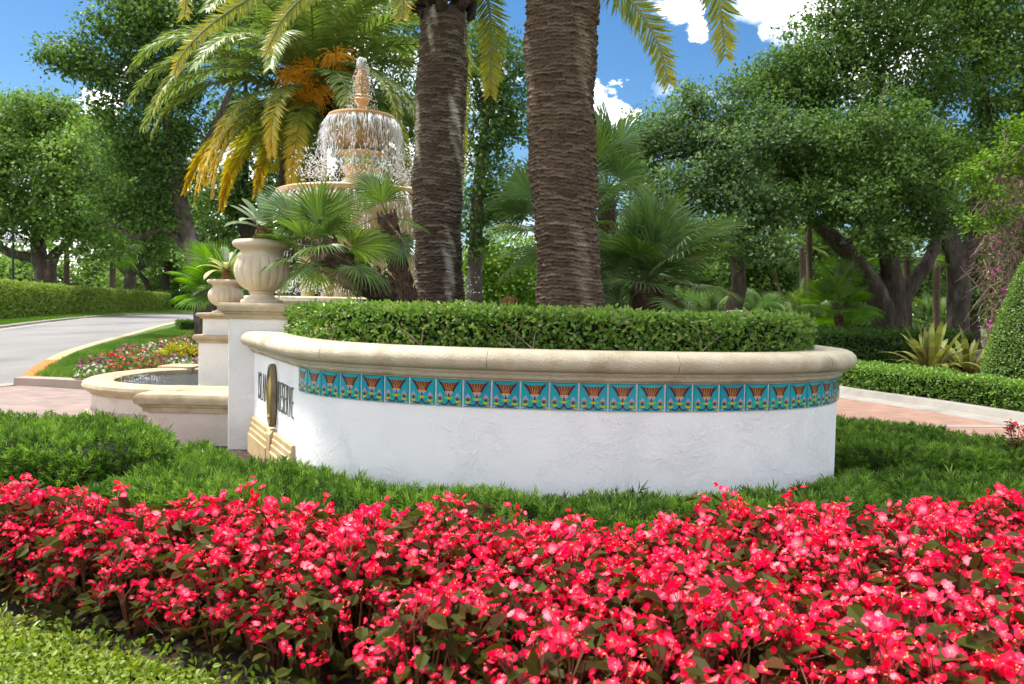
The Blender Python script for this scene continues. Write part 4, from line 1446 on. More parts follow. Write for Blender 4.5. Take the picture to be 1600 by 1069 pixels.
# ------------------------------------------------------------------ fan palms
def fan_mesh(R, pet, nseg, spread, matname, seed, droop=.12, cup=.15):
    r = np.random.default_rng(seed)
    lb = LB()
    lb.tube([(0, 0, 0), (pet * .5, 0, .02 * pet), (pet, 0, 0)], [.012 * R / .6, .009 * R / .6, .007 * R / .6], 5, .5, 1)
    an = np.radians(np.linspace(-spread / 2, spread / 2, nseg))
    for i, a in enumerate(an):
        L = R * (.72 + .28 * math.cos(a * .75)) * r.uniform(.93, 1.04)
        w = 2 * math.sin(math.radians(spread) / nseg / 2) * L * .52 * 1.02
        d = np.array([math.cos(a), math.sin(a), 0])
        s = np.array([-math.sin(a), math.cos(a), 0])
        c = np.array([pet, 0, 0])
        zc = lambda t: cup * L * t * (1 - t) * 1.5 - droop * L * t ** 3 + r.normal() * .006
        m, tp = .52, 1.0
        za, zb = zc(m), zc(tp)
        rdg = w * .35
        p0 = c
        pm = c + d * L * m + np.array([0, 0, za])
        pe = c + d * L * tp + np.array([0, 0, zb]) + s * r.normal() * .02 * L
        p3 = c + d * L * .78 + np.array([0, 0, zc(.78)])
        V = [p0, pm + s * w / 2, pm + np.array([0, 0, -rdg]), pm - s * w / 2, p3 + s * w * .26, p3 - np.array([0, 0, rdg * .6]), p3 - s * w * .26, pe]
        T = [(0, 1, 2), (0, 2, 3), (1, 4, 5), (1, 5, 2), (2, 5, 6), (2, 6, 3), (4, 7, 5), (5, 7, 6)]
        v = np.clip(.45 + r.normal() * .2, 0, 1)
        lb.raw(V, T, v)
    return lb.mesh('frond', [matname, 'petiole'])


FANS = {}


def fans(key, R, pet, mats, spread=215, nseg=38):
    if key not in FANS:
        FANS[key] = [fan_mesh(R, pet * (0.8 + .25 * i), nseg, spread + 12 * i, mats[i % len(mats)], 100 + i + len(FANS) * 7, .10 + .06 * i, .12) for i in range(4)]
    return FANS[key]


def fan_head(t, c, ms, n, el0, el1, azr=None, sc=1.0, seed=1, roll=.35):
    r = np.random.default_rng(seed)
    for i in range(n):
        f = i / max(1, n - 1)
        az = (i * 2.39996 if azr is None else r.uniform(*azr)) + r.normal() * .15
        el = math.radians(el0 + (el1 - el0) * f + r.normal() * 7)
        M = Matrix.Rotation(az, 4, 'Z') @ Matrix.Rotation(-el, 4, 'Y') @ Matrix.Rotation(r.normal() * roll, 4, 'X') @ Matrix.Rotation(-.25 * r.random(), 4, 'Y')
        ob('frond', ms[int(r.integers(len(ms)))], t, c, M.to_euler(), sc * r.uniform(.85, 1.1))


def fan_palm(label, trunks, ms, n, el0=85, el1=-25, sc=1.0, seed=1, group=None, bark='bark_fan', dead=None, ns=None):
    b = Vector(trunks[0][0][0])
    t = thing('fan_palm', b, label, 'palm tree', group)
    for k, (pts, r0, r1) in enumerate(trunks):
        q = resample(catmull([tuple(Vector(p) - b) for p in pts], 6), .06)
        mb = MB()
        rad = [(r0 + (r1 - r0) * i / len(q)) * (1 + .10 * math.sin(i * 2.1)) for i in range(len(q))]
        mb.tube([tuple(p) for p in q], rad, 16, wob=.10, seed=seed + k)
        # fibrous leaf-base stubs
        for i in range(2, len(q) - 1):
            for j in range(4):
                a = i * 2.1 + j * 1.57
                tt = Vector(q[min(i + 1, len(q) - 1)]) - Vector(q[i - 1]); tt.normalize()
                s1 = tt.cross(Vector((1, 0, .2))).normalized(); s2 = tt.cross(s1)
                d = s1 * math.cos(a) + s2 * math.sin(a)
                o = Vector(q[i])
                mb.tube([o + d * rad[i] * .75, o + d * rad[i] * 1.12 + tt * .045, o + d * rad[i] * 1.22 + tt * .11], [.028, .020, .007], 4)
        ob('trunk', mb.mesh('trunk', bark), t)
        fan_head(t, Vector(q[-1]), ms, (ns[k] if ns else n), el0, el1, None, sc, seed + 5 * k)
        if dead and dead[k]:
            fan_head(t, Vector(q[-1]) - Vector((0, 0, .05)), fans('dead', .42, .25, ['fan_dead']), dead[k], -45, -80, None, sc, seed + 50 + k)
    return t


MF = fans('med', .60, .38, ['fan_green', 'fan_green', 'fan_bluish'])
MB_ = fans('blu', .66, .50, ['fan_bluish', 'fan_bluish', 'fan_green'])
MR = fans('bright', .9, .7, ['fan_bright', 'fan_bright', 'fan_green'])
fan_palm('leaning twin-trunk fan palm spreading its fronds over the large urn',
         [([P(640, 520, 8.9), P(612, 470, 8.85), P(560, 430, 8.4), P(500, 388, 7.9)], .155, .14),
          ([P(650, 520, 9.2), P(638, 470, 9.2), P(618, 400, 9.15), P(604, 335, 9.1)], .10, .085)], MF, 30, 80, -60, .74, 11, dead=(1, 3), ns=(17, 6))
fan_palm('full low fan palm with dense green fronds to the right of the thick date palm',
         [([P(1012, 520, 8.8), P(1012, 480, 8.8), P(1010, 440, 8.8)], .17, .15)], MB_, 36, 84, -38, .88, 23, dead=(3,))
fan_palm('taller fan palm half hidden behind the thick date palm trunk',
         [([P(905, 520, 10.2), P(900, 430, 10.2), P(880, 372, 10.2)], .14, .12)], fans('blu2', .8, .6, ['fan_bluish', 'fan_green', 'fan_bluish']), 22, 70, -50, .74, 41, dead=(2,))
fan_palm('upright fan palm with stiff fronds showing right of the thick date palm',
         [([P(955, 520, 11.2), P(950, 400, 11.2), P(948, 300, 11.2)], .13, .12)], fans('blu2', .8, .6, ['fan_bluish']), 18, 85, -20, .78, 47)
fan_palm('bright green fan palm with long fronds beneath the big oak',
         [([GB(1312, 23), P(1312, 520, 23), P(1308, 480, 23)], .12, .10)], MR, 20, 75, -35, .80, 61)
fan_palm('bright fan palm leaning out from shade left of the big oak',
         [([GB(1322, 24.5), P(1324, 500, 24.5), P(1322, 425, 24.5)], .10, .09)], MR, 12, 60, -40, .75, 67)
fan_palm('leafy green fan palm behind the small urn at the pool edge',
         [([G(345, 552), P(342, 500, G(345, 552).y), P(340, 455, G(345, 552).y)], .10, .10)], MR, 30, 85, -30, .85, 71)


def spiky(label, loc, n, L, W, matname, seed, group=None, sc=1.0):
    t = thing('yucca', loc, label, 'plant', group)
    r = np.random.default_rng(seed)
    lb = LB()
    d = unit(r.normal(size=(n, 3)) * np.array([1, 1, .5]) + np.array([0, 0, .75]))
    d[:, 2] = np.abs(d[:, 2])
    lb.add(np.zeros((n, 3)) + d * .03, d, rdir(n, r), L * r.uniform(.7, 1.05, n), W, BLADE)
    ob('foliage', lb.mesh('foliage', matname), t)
    mb = MB(); mb.tube([(0, 0, -.1), (0, 0, .06)], [.05, .03], 8)
    ob('stem', mb.mesh('stem', 'bark_boots'), t)
    return t


q = P(822, 500, 9.2)
spiky('small spiky yucca left of the thick date palm trunk', (q.x, q.y, 1.08), 60, .42, .02, 'fan_green', 3)


def rock(label, loc, s, m, seed, cat='rock'):
    r = np.random.default_rng(seed)
    mb = MB()
    ph = r.uniform(0, 6, 6)
    prof = [(math.sin(math.pi * k / 12) + 1e-6 * (0 < k < 12), -math.cos(math.pi * k / 12)) for k in range(13)]
    prof[0] = (0, -1); prof[-1] = (0, 1)
    mb.lathe([(a, b) for a, b in prof], 18, mod=lambda a, z, k: 1 + .16 * math.sin(2 * a + ph[0] + z * 2) + .1 * math.sin(5 * a + ph[1] - z * 3))
    me = mb.mesh('rock', m, 40)
    return ob('rock', me, None, loc, None, s, label, cat)


for k, (px, w) in enumerate(((771, .13), (786, .10), (812, .14))):
    q = P(px, 484, 10.6)
    rock(['white rock at the foot of the slim distant trunk', 'small white rock beside the golden barrel plant', 'white rock between barrel plant and yucca'][k], (q.x, q.y, 1.14 + w * .5), (w, w * .7, w * 1.6), 'white_rock', 20 + k)
q = P(797, 478, 10.5)
mb = MB()
mb.lathe([(0, -.15), (.10, -.12), (.14, -.03), (.145, .06), (.11, .15), (.05, .185), (0, .18)], 44, mod=lambda a, z, k: 1 + .08 * math.cos(a * 22))
ob('barrel_cactus', mb.mesh('barrel_cactus', 'brom_stem', 40), None, (q.x, q.y, 1.33), None, (1, 1, 1.5), 'golden round barrel cactus among white rocks behind the hedge', 'cactus')
rock('flat grey boulder under the curved oak trunk, just over the hedge', tuple(P(1152, 494, 13)), (.24, .2, .10), 'grey_rock', 31)
q = G(1338, 570)
rock('grey boulder beside the bright fan palm', (q.x, q.y, .45), (.22, .2, .65), 'grey_rock', 33)


# ------------------------------------------------------------------ trees
def crown_mesh(blobs, matname, leaf, dens, seed, origin, mats=None, aspect=.58, dens2=1.0):
    """blobs: (centre Vector, rx, ry, rz) world; sub-clumps on and in each blob carry small leaves"""
    r = np.random.default_rng(seed)
    lb = LB()
    o = np.array(origin)
    for (c, rx, ry, rz) in blobs:
        R = np.array([rx, ry, rz])
        area = 4 * np.pi * ((rx * ry) ** 1.6 / 3 + (rx * rz) ** 1.6 / 3 + (ry * rz) ** 1.6 / 3) ** (1 / 1.6)
        cr = leaf * 2.9
        k = 36
        ns = max(8, int(area * 1.6 * dens * dens2 / (.29 * leaf * leaf) / k))
        d = rdir(ns, r)
        rad = np.where(r.random(ns) < .7, r.uniform(.80, 1.08, ns), r.uniform(.35, .85, ns))
        lump = 1 + .24 * np.sin(d[:, 0] * 4 + seed) * np.cos(d[:, 1] * 5 + c[0]) + .15 * np.sin(d[:, 2] * 7 + c[2])
        cen = np.array(c) + d * R * (rad * lump)[:, None]
        cv = np.clip(.5 + r.normal(size=ns) * .27, .03, .97)
        q = r.normal(size=(ns, k, 3)) * cr * .55 * np.array([1, 1, .7])
        pos = (cen[:, None] + q).reshape(-1, 3)
        out = np.repeat(d, k, 0)
        n = len(pos)
        D = unit(r.normal(size=(n, 3)) + out * .7 + np.array([0, 0, -.1]))
        Nn = unit(r.normal(size=(n, 3)) * .55 + out * .75 + np.array([0, 0, .55]))
        v = np.clip(np.repeat(cv, k) + r.normal(size=n) * .16, 0, 1)
        L = leaf * r.uniform(.55, 1.35, n)
        lb.add(pos - o, D, Nn, L, L * aspect, DIAMOND, v)
    return lb.mesh('crown', matname)


def tree(label, base, limbs, blobs, matname, leaf, dens, seed, bark='bark_oak', group=None, dens2=1.0, name='oak_tree', twigs=0):
    base = Vector(base)
    t = thing(name, base, label, 'tree', group)
    mb = MB()
    for k, (pts, rad) in enumerate(limbs):
        q = resample(catmull([tuple(Vector(p) - base) for p in pts], 8), .22)
        n = len(q)
        rr = np.interp(np.linspace(0, 1, n), np.linspace(0, 1, len(rad)), rad)
        g = np.random.default_rng(seed + k)
        qq = [(p[0] + g.normal() * .012, p[1] + g.normal() * .012, p[2]) for p in q]
        mb.tube(qq, list(rr), 14, wob=.07, seed=seed + k)
    # secondary limbs from limb ends into the blobs
    ends = [(Vector(p[0][len(p[0]) * 2 // 3]) - base, p[1][-1]) for p in limbs] + [(Vector(p[0][-1]) - base, p[1][-1]) for p in limbs]
    g = np.random.default_rng(seed + 99)
    for (c, rx, ry, rz) in blobs:
        c = Vector(c) - base
        e, r_ = min(ends, key=lambda a: (a[0] - c).length)
        mid = e.lerp(c, .5) + Vector(g.normal(size=3) * .25)
        mb.tube([tuple(e), tuple(e.lerp(mid, .5) + Vector(g.normal(size=3) * .08)), tuple(mid), tuple(c)], [max(r_ * .8, .03), max(r_ * .6, .025), max(r_ * .45, .02), .012], 7)
        for _ in range(3):
            tip = c + Vector(g.normal(size=3)).normalized() * min(rx, rz) * .9
            mb.tube([tuple(mid.lerp(c, g.random())), tuple(c.lerp(tip, .5) + Vector(g.normal(size=3) * .1)), tuple(tip)], [max(r_ * .35, .018), .014, .006], 5)
    ob('trunk', mb.mesh('trunk', bark, 60), t)
    ob('crown', crown_mesh(blobs, matname, leaf, dens, seed, base), t)
    return t


def B(px, py, Y, rpx, rpy=None, ry=None):
    """crown lobe seen at a pixel, radii in photo pixels"""
    k = Y / FPX
    rpy = rpy or rpx * .8
    return (P(px, py, Y), rpx * k, (ry if ry else rpx * k), rpy * k)


def left_trees():
    # oak beyond the road with the double trunk
    Y = 75
    tree('spreading oak with forked trunk beyond the far clipped hedge', GB(74, Y), [
        ([GB(66, Y), P(68, 420, Y), P(62, 405, Y), P(60, 375, Y), P(70, 330, Y)], [.9, .8, .72, .65, .36]),
        ([GB(80, Y), P(78, 430, Y), P(84, 400, Y), P(100, 385, Y), P(130, 350, Y)], [.72, .6, .52, .43, .22]),
        ([P(64, 412, Y), P(45, 402, Y), P(15, 395, Y), P(-20, 370, Y)], [.46, .43, .37, .22])],
        [B(30, 200, Y, 75, 50), B(-40, 230, Y, 70, 60), B(90, 190, Y, 60, 36), B(60, 270, Y, 85, 60), B(-20, 320, Y, 60, 45), B(120, 260, Y - 4, 60, 60), B(20, 345, Y - 3, 50, 30),
         B(110, 335, Y - 3, 60, 40), B(170, 310, Y - 4, 50, 45), B(150, 375, Y - 4, 45, 28), B(-60, 290, Y, 60, 60), B(65, 180, Y, 40, 26)],
        'leaf_oak_light', .39, .85, 101)
    Y = 95
    tree('round oak crown above the middle of the far hedge', GB(185, Y), [
        ([GB(200, Y), P(203, 440, Y), P(205, 415, Y), P(200, 380, Y), P(190, 330, Y)], [.76, .64, .6, .53, .3]),
        ([P(205, 430, Y), P(225, 410, Y), P(240, 380, Y)], [.46, .38, .18]),
        ([P(203, 432, Y), P(180, 410, Y), P(150, 395, Y)], [.46, .38, .18])],
        [B(150, 215, Y, 50, 45), B(200, 260, Y, 70, 60), B(180, 340, Y, 60, 40), B(240, 320, Y, 55, 50), B(130, 290, Y, 50, 50), B(235, 230, Y, 45, 40), B(230, 385, Y, 45, 22)],
        'leaf_oak', .46, .8, 102)
    Y = 118
    tree('dark oak with several leaning stems near the far end of the hedge', GB(270, Y), [
        ([GB(262, Y), P(258, 440, Y), P(262, 415, Y), P(250, 390, Y)], [.75, .58, .5, .25]),
        ([GB(285, Y), P(292, 440, Y), P(302, 415, Y), P(310, 385, Y)], [.66, .5, .43, .25]),
        ([GB(245, Y), P(232, 450, Y), P(215, 425, Y), P(190, 420, Y)], [.5, .4, .33, .17])],
        [B(265, 350, Y, 70, 40), B(330, 340, Y, 60, 50), B(300, 390, Y, 60, 22), B(220, 395, Y, 40, 22), B(360, 390, Y, 40, 30)],
        'leaf_oak', .50, .8, 103, bark='bark_dark')
    # tall oak standing behind the gold fronds
    Y = 30
    tree('tall dark oak with ragged top rising left of the fountain date palm', GB(330, Y), [
        ([GB(325, Y), P(312, 430, Y), P(292, 360, Y), P(285, 330, Y), P(270, 240, Y), P(255, 130, Y)], [.48, .36, .30, .28, .22, .12]),
        ([P(300, 395, Y), P(260, 360, Y), P(215, 370, Y), P(180, 355, Y)], [.2, .16, .14, .08]),
        ([P(280, 300, Y), P(330, 210, Y), P(370, 120, Y)], [.2, .15, .08])],
        [B(185, 20, Y, 48, 30), B(245, 5, Y, 55, 40), B(110, 88, Y, 40, 26), B(165, 105, Y, 42, 32), B(225, 75, Y, 45, 35), B(215, 145, Y, 45, 30), B(265, 130, Y, 40, 40), B(165, 55, Y, 20, 14), B(300, 50, Y, 50, 45),
         B(240, 210, Y, 50, 40), B(190, 225, Y, 40, 34), B(275, 265, Y, 45, 40), B(215, 290, Y, 45, 35), B(180, 330, Y, 38, 28), B(95, 98, Y, 16, 10), B(135, 75, Y, 18, 12), B(340, 10, Y, 45, 40), B(290, 185, Y, 34, 30), B(175, 165, Y, 25, 18), B(245, 345, Y, 40, 25)],
        'leaf_oak', .17, .85, 104)
    Y = 38
    tree('broad oak filling the gap behind the date palm and fountain', GB(440, Y), [
        ([GB(420, Y), P(405, 440, Y), P(390, 370, Y), P(375, 300, Y), P(380, 200, Y)], [.55, .5, .45, .4, .2]),
        ([GB(450, Y), P(470, 420, Y), P(500, 330, Y), P(560, 220, Y)], [.4, .34, .28, .15])],
        [B(370, 70, Y, 55, 50), B(420, 20, Y, 60, 45), B(490, 30, Y, 60, 45), B(560, 30, Y, 60, 45), B(620, 60, Y, 50, 50), B(420, 200, Y, 60, 50), B(350, 330, Y, 50, 40), B(390, 290, Y, 50, 40), B(330, 410, Y, 40, 30), B(460, 290, Y, 55, 50), B(540, 180, Y, 60, 60), B(600, 260, Y, 50, 60), B(630, 170, Y, 40, 50), B(510, 400, Y, 60, 40), B(420, 400, Y, 45, 40), B(600, 380, Y, 45, 40), B(360, 180, Y, 30, 25)],
        'leaf_oak', .22, .75, 105, bark='bark_dark')
    Y = 27
    tree('mid green oak between the two date palm trunks', GB(738, Y), [
        ([GB(745, Y), P(742, 420, Y), P(748, 300, Y), P(760, 180, Y)], [.3, .26, .22, .12]),
        ([P(744, 360, Y), P(790, 300, Y), P(810, 260, Y)], [.15, .12, .06])],
        [B(775, 85, Y, 38, 30), B(745, 130, Y, 42, 40), B(795, 150, Y, 36, 40), B(750, 210, Y, 45, 40), B(800, 200, Y, 30, 22), B(765, 275, Y, 40, 35), B(745, 330, Y, 40, 30), B(815, 110, Y, 18, 16), B(790, 330, Y, 30, 25), B(720, 60, Y, 30, 30), B(740, 385, Y, 24, 16)],
        'leaf_oak', .15, .8, 106)
    Y = 48
    tree('light green tree filling the gap between the two date palm trunks', GB(800, Y), [([GB(800, Y), P(802, 470, Y), P(796, 400, Y)], [.3, .22, .1])],
         [B(790, 440, Y, 40, 34), B(745, 455, Y, 40, 30), B(835, 450, Y, 40, 32), B(770, 400, Y, 30, 24), B(815, 395, Y, 34, 26), B(800, 480, Y, 50, 18), B(745, 410, Y, 26, 20)], 'leaf_lime', .25, .8, 107)
    # slim distant trunks seen between the palms
    for k, (px, y0, y1, Y, w) in enumerate(((768, 510, 370, 24, .10), (805, 508, 430, 26, .11), (827, 506, 400, 24, .05))):
        b = G(px, y0)
        tp = P(px + 2, y1, b.y)
        t = thing('slim_tree', b, ['slim brown trunk standing right of the falling water', 'short dark trunk beyond the golden barrel cactus', 'thin pale sapling beside the thick date palm'][k], 'tree')
        mb = MB(); mb.tube([(0, 0, 0), ((tp.x - b.x) * .5 + .04, 0, tp.z * .5), (tp.x - b.x, 0, tp.z)], [w, w * .9, w * .75], 10, wob=.05, seed=k)
        ob('trunk', mb.mesh('trunk', 'bark_slim', 60), t)
        ob('crown', crown_mesh([(tp + Vector((0, 0, .25)), .9, .9, .5)], 'leaf_oak_light', .14, .6, 300 + k, b), t)


left_trees()


def right_trees():
    Y = 24
    tree('big oak with three heavy limbs rising from behind the bromeliads', GB(1392, Y), [
        ([GB(1398, Y), P(1390, 530, Y), P(1378, 480, Y), P(1350, 425, Y), P(1310, 380, Y), P(1270, 340, Y), P(1240, 270, Y)], [.46, .40, .34, .27, .22, .16, .08]),
        ([GB(1402, Y), P(1400, 520, Y), P(1398, 460, Y), P(1388, 400, Y), P(1380, 350, Y), P(1390, 260, Y), P(1380, 150, Y)], [.4, .36, .30, .26, .22, .16, .08]),
        ([P(1402, 500, Y), P(1412, 465, Y), P(1435, 430, Y), P(1455, 395, Y), P(1480, 330, Y)], [.28, .24, .2, .16, .08])],
        [B(1240, 250, Y, 60, 45), B(1180, 200, Y - 1, 55, 42), B(1240, 150, Y, 60, 50), B(1310, 130, Y, 70, 55), B(1270, 80, Y, 50, 40), B(1350, 60, Y, 60, 50), B(1300, 230, Y - 2, 60, 45), B(1370, 200, Y - 2, 65, 50), B(1430, 140, Y, 65, 55),
         B(1400, 280, Y - 2.5, 60, 38), B(1330, 310, Y - 2.5, 60, 36), B(1240, 320, Y - 2, 50, 32), B(1440, 340, Y - 2, 45, 30), B(1380, 375, Y - 3, 40, 20), B(1460, 250, Y - 2, 55, 45), B(1300, 20, Y, 40, 30), B(1420, 30, Y, 60, 55), B(1350, -40, Y, 60, 40), B(1190, 130, Y, 34, 26), B(1215, 100, Y, 26, 18)],
        'leaf_oak', .125, .85, 201)
    Y = 25
    tree('tall oak with pale forked trunk left of the bougainvillea', GB(1500, Y), [
        ([GB(1500, Y), P(1496, 520, Y), P(1498, 450, Y), P(1490, 390, Y), P(1470, 340, Y), P(1450, 230, Y)], [.40, .34, .32, .26, .2, .1]),
        ([P(1500, 430, Y), P(1515, 390, Y), P(1530, 330, Y), P(1540, 200, Y), P(1530, 60, Y)], [.28, .24, .2, .14, .07])],
        [B(1500, 100, Y, 65, 60), B(1560, 150, Y, 60, 60), B(1530, 30, Y, 60, 50), B(1600, 60, Y, 60, 60), B(1500, 230, Y, 55, 45), B(1570, 260, Y, 55, 45), B(1480, 20, Y, 45, 50), B(1640, 160, Y, 60, 60), B(1540, 340, Y, 45, 32), B(1480, -40, Y, 60, 50), B(1590, -40, Y, 70, 40), B(1450, 300, Y, 30, 22)],
        'leaf_oak_light', .135, .8, 202)
    Y = 23
    tree('oak with grey green crown and curved trunk behind the low fan palm', GB(1140, Y), [
        ([GB(1135, Y), P(1140, 520, Y), P(1145, 480, Y), P(1155, 440, Y), P(1150, 395, Y), P(1145, 330, Y), P(1120, 250, Y)], [.30, .25, .22, .2, .2, .16, .08]),
        ([P(1150, 400, Y), P(1185, 350, Y), P(1215, 300, Y)], [.16, .12, .06])],
        [B(1100, 200, Y, 50, 38), B(1060, 230, Y, 42, 36), B(1150, 240, Y - 1, 55, 42), B(1030, 190, Y, 30, 28), B(1010, 235, Y, 34, 34), B(1080, 160, Y, 32, 22), B(1120, 300, Y - 1, 55, 38), B(1060, 300, Y - 1, 45, 40), B(1180, 330, Y - 1.5, 50, 34), B(1010, 300, Y, 36, 36), B(1130, 365, Y - 2, 40, 22), B(1190, 390, Y - 2, 36, 18), B(1150, 140, Y, 26, 18), B(1220, 200, Y - 1, 45, 36), B(985, 265, Y, 22, 26), B(1000, 215, Y, 18, 14)],
        'leaf_oak_grey', .125, .85, 203)
    # backdrop wood further right and behind
    Y = 38
    tree('dark oak deep in the wood behind the big oak', GB(1290, Y), [([GB(1290, Y), P(1290, 420, Y), P(1300, 250, Y)], [.4, .3, .15])],
         [B(1100, 400, Y, 60, 50), B(1180, 300, Y, 70, 60), B(1190, 420, Y, 60, 60), B(1290, 400, Y, 70, 60), B(1380, 400, Y, 60, 60), B(1300, 250, Y, 90, 70), B(1420, 260, Y, 80, 70), B(1250, 480, Y, 60, 40), B(1350, 480, Y, 60, 40), B(1150, 470, Y, 50, 40)],
         'leaf_oak', .22, .7, 204, bark='bark_dark')
    Y = 37
    tree('dark oak deep in the wood behind the forked trunk', GB(1520, Y), [([GB(1520, Y), P(1515, 440, Y), P(1520, 300, Y)], [.4, .3, .15])],
         [B(1440, 470, Y, 50, 45), B(1520, 440, Y, 60, 60), B(1600, 420, Y, 60, 60), B(1560, 300, Y, 80, 80), B(1660, 340, Y, 80, 90), B(1480, 380, Y, 22, 40)],
         'leaf_oak', .22, .7, 205, bark='bark_dark')
    Y = 40
    tree('distant oak showing beyond the low fan palm', GB(1010, Y), [([GB(1010, Y), P(1005, 420, Y), P(1010, 330, Y)], [.35, .25, .12])],
         [B(960, 400, Y, 50, 45), B(1040, 390, Y, 60, 50), B(900, 440, Y, 50, 40), B(1000, 460, Y, 60, 35), B(1080, 460, Y, 60, 40)],
         'leaf_oak', .22, .7, 206, bark='bark_dark')
    # slim palm stems in the shade
    stems = [((1224, 540), [(1222, 480), (1213, 440), (1200, 398)], .10, 'leaning slim palm stem right of the curved oak trunk'),
             ((1253, 545), [(1253, 480), (1254, 430), (1252, 385)], .12, 'grey slim palm stem in the shade beside a taller stem'),
             ((1268, 560), [(1267, 500), (1265, 430), (1264, 350)], .10, 'tall straight brown palm stem in the shade'),
             ((1421, 565), [(1420, 500), (1418, 450), (1416, 400)], .11, 'slim stem between the two big oaks'),
             ((1464, 560), [(1463, 480), (1464, 430), (1466, 330)], .12, 'grey slim stem left of the forked oak trunk')]
    for k, (b0, pp, w, lab) in enumerate(stems):
        b = G(*b0)
        tp = [P(a, c, b.y) for a, c in pp]
        t = thing('slim_palm', b, lab, 'palm tree')
        mb = MB(); mb.tube([tuple(Vector((0, 0, 0)))] + [tuple(q - b) for q in resample(catmull([tuple(b)] + [tuple(x) for x in tp], 6), .25).tolist() and [Vector(z) for z in resample(catmull([tuple(b)] + [tuple(x) for x in tp], 6), .25)][1:]], [w] * len(resample(catmull([tuple(b)] + [tuple(x) for x in tp], 6), .25)), 10, wob=.05, seed=k)
        ob('trunk', mb.mesh('trunk', 'bark_slim', 60), t)
        fan_head(t, tp[-1] - b, fans('shade', .8, .7, ['fan_green', 'fan_bluish']), 12, 70, -40, None, 1.0, 400 + k)
    # low fan palms in the understorey
    for k, (px, py, lab) in enumerate(((1190, 552, 'bushy fan palm in shade behind the planter hedge'), (1250, 556, 'dark fan palm at the foot of the straight brown stem'), (1100, 548, 'dark fan palm under the curved oak trunk'), (1450, 556, 'shaded fan palm between the two big oaks'), (1060, 545, 'shaded fan palm beyond the low fan palm'))):
        b = G(px, py)
        fan_palm(lab, [([b, b + Vector((0, 0, .5)), b + Vector((.05, 0, 1.0))], .12, .10)], fans('shade', .8, .7, ['fan_green', 'fan_bluish']), 20, 85, -15, .9, 500 + k)


right_trees()


def far_wood():
    """the wood that closes the view, one mass"""
    bl = []
    r = np.random.default_rng(5)
    for i in range(120):
        x = -150 + i * 2.4 + r.normal() * .8
        y = 128 + r.normal() * 6
        h = 6 + 3.5 * r.random() + (3 if x > 5 else 0)
        for _ in range(4):
            bl.append((Vector((x + r.normal(), y + r.normal() * 2, h * r.uniform(.1, .95))), 2.6, 2.2, 2.1))
    me = crown_mesh(bl, 'leaf_oak_light', .62, .8, 9, (0, 0, 0), dens2=.9)
    ob('far_wood', me, None, label='far mass of trees closing the view along the horizon', cat='trees', kind='stuff')


far_wood()


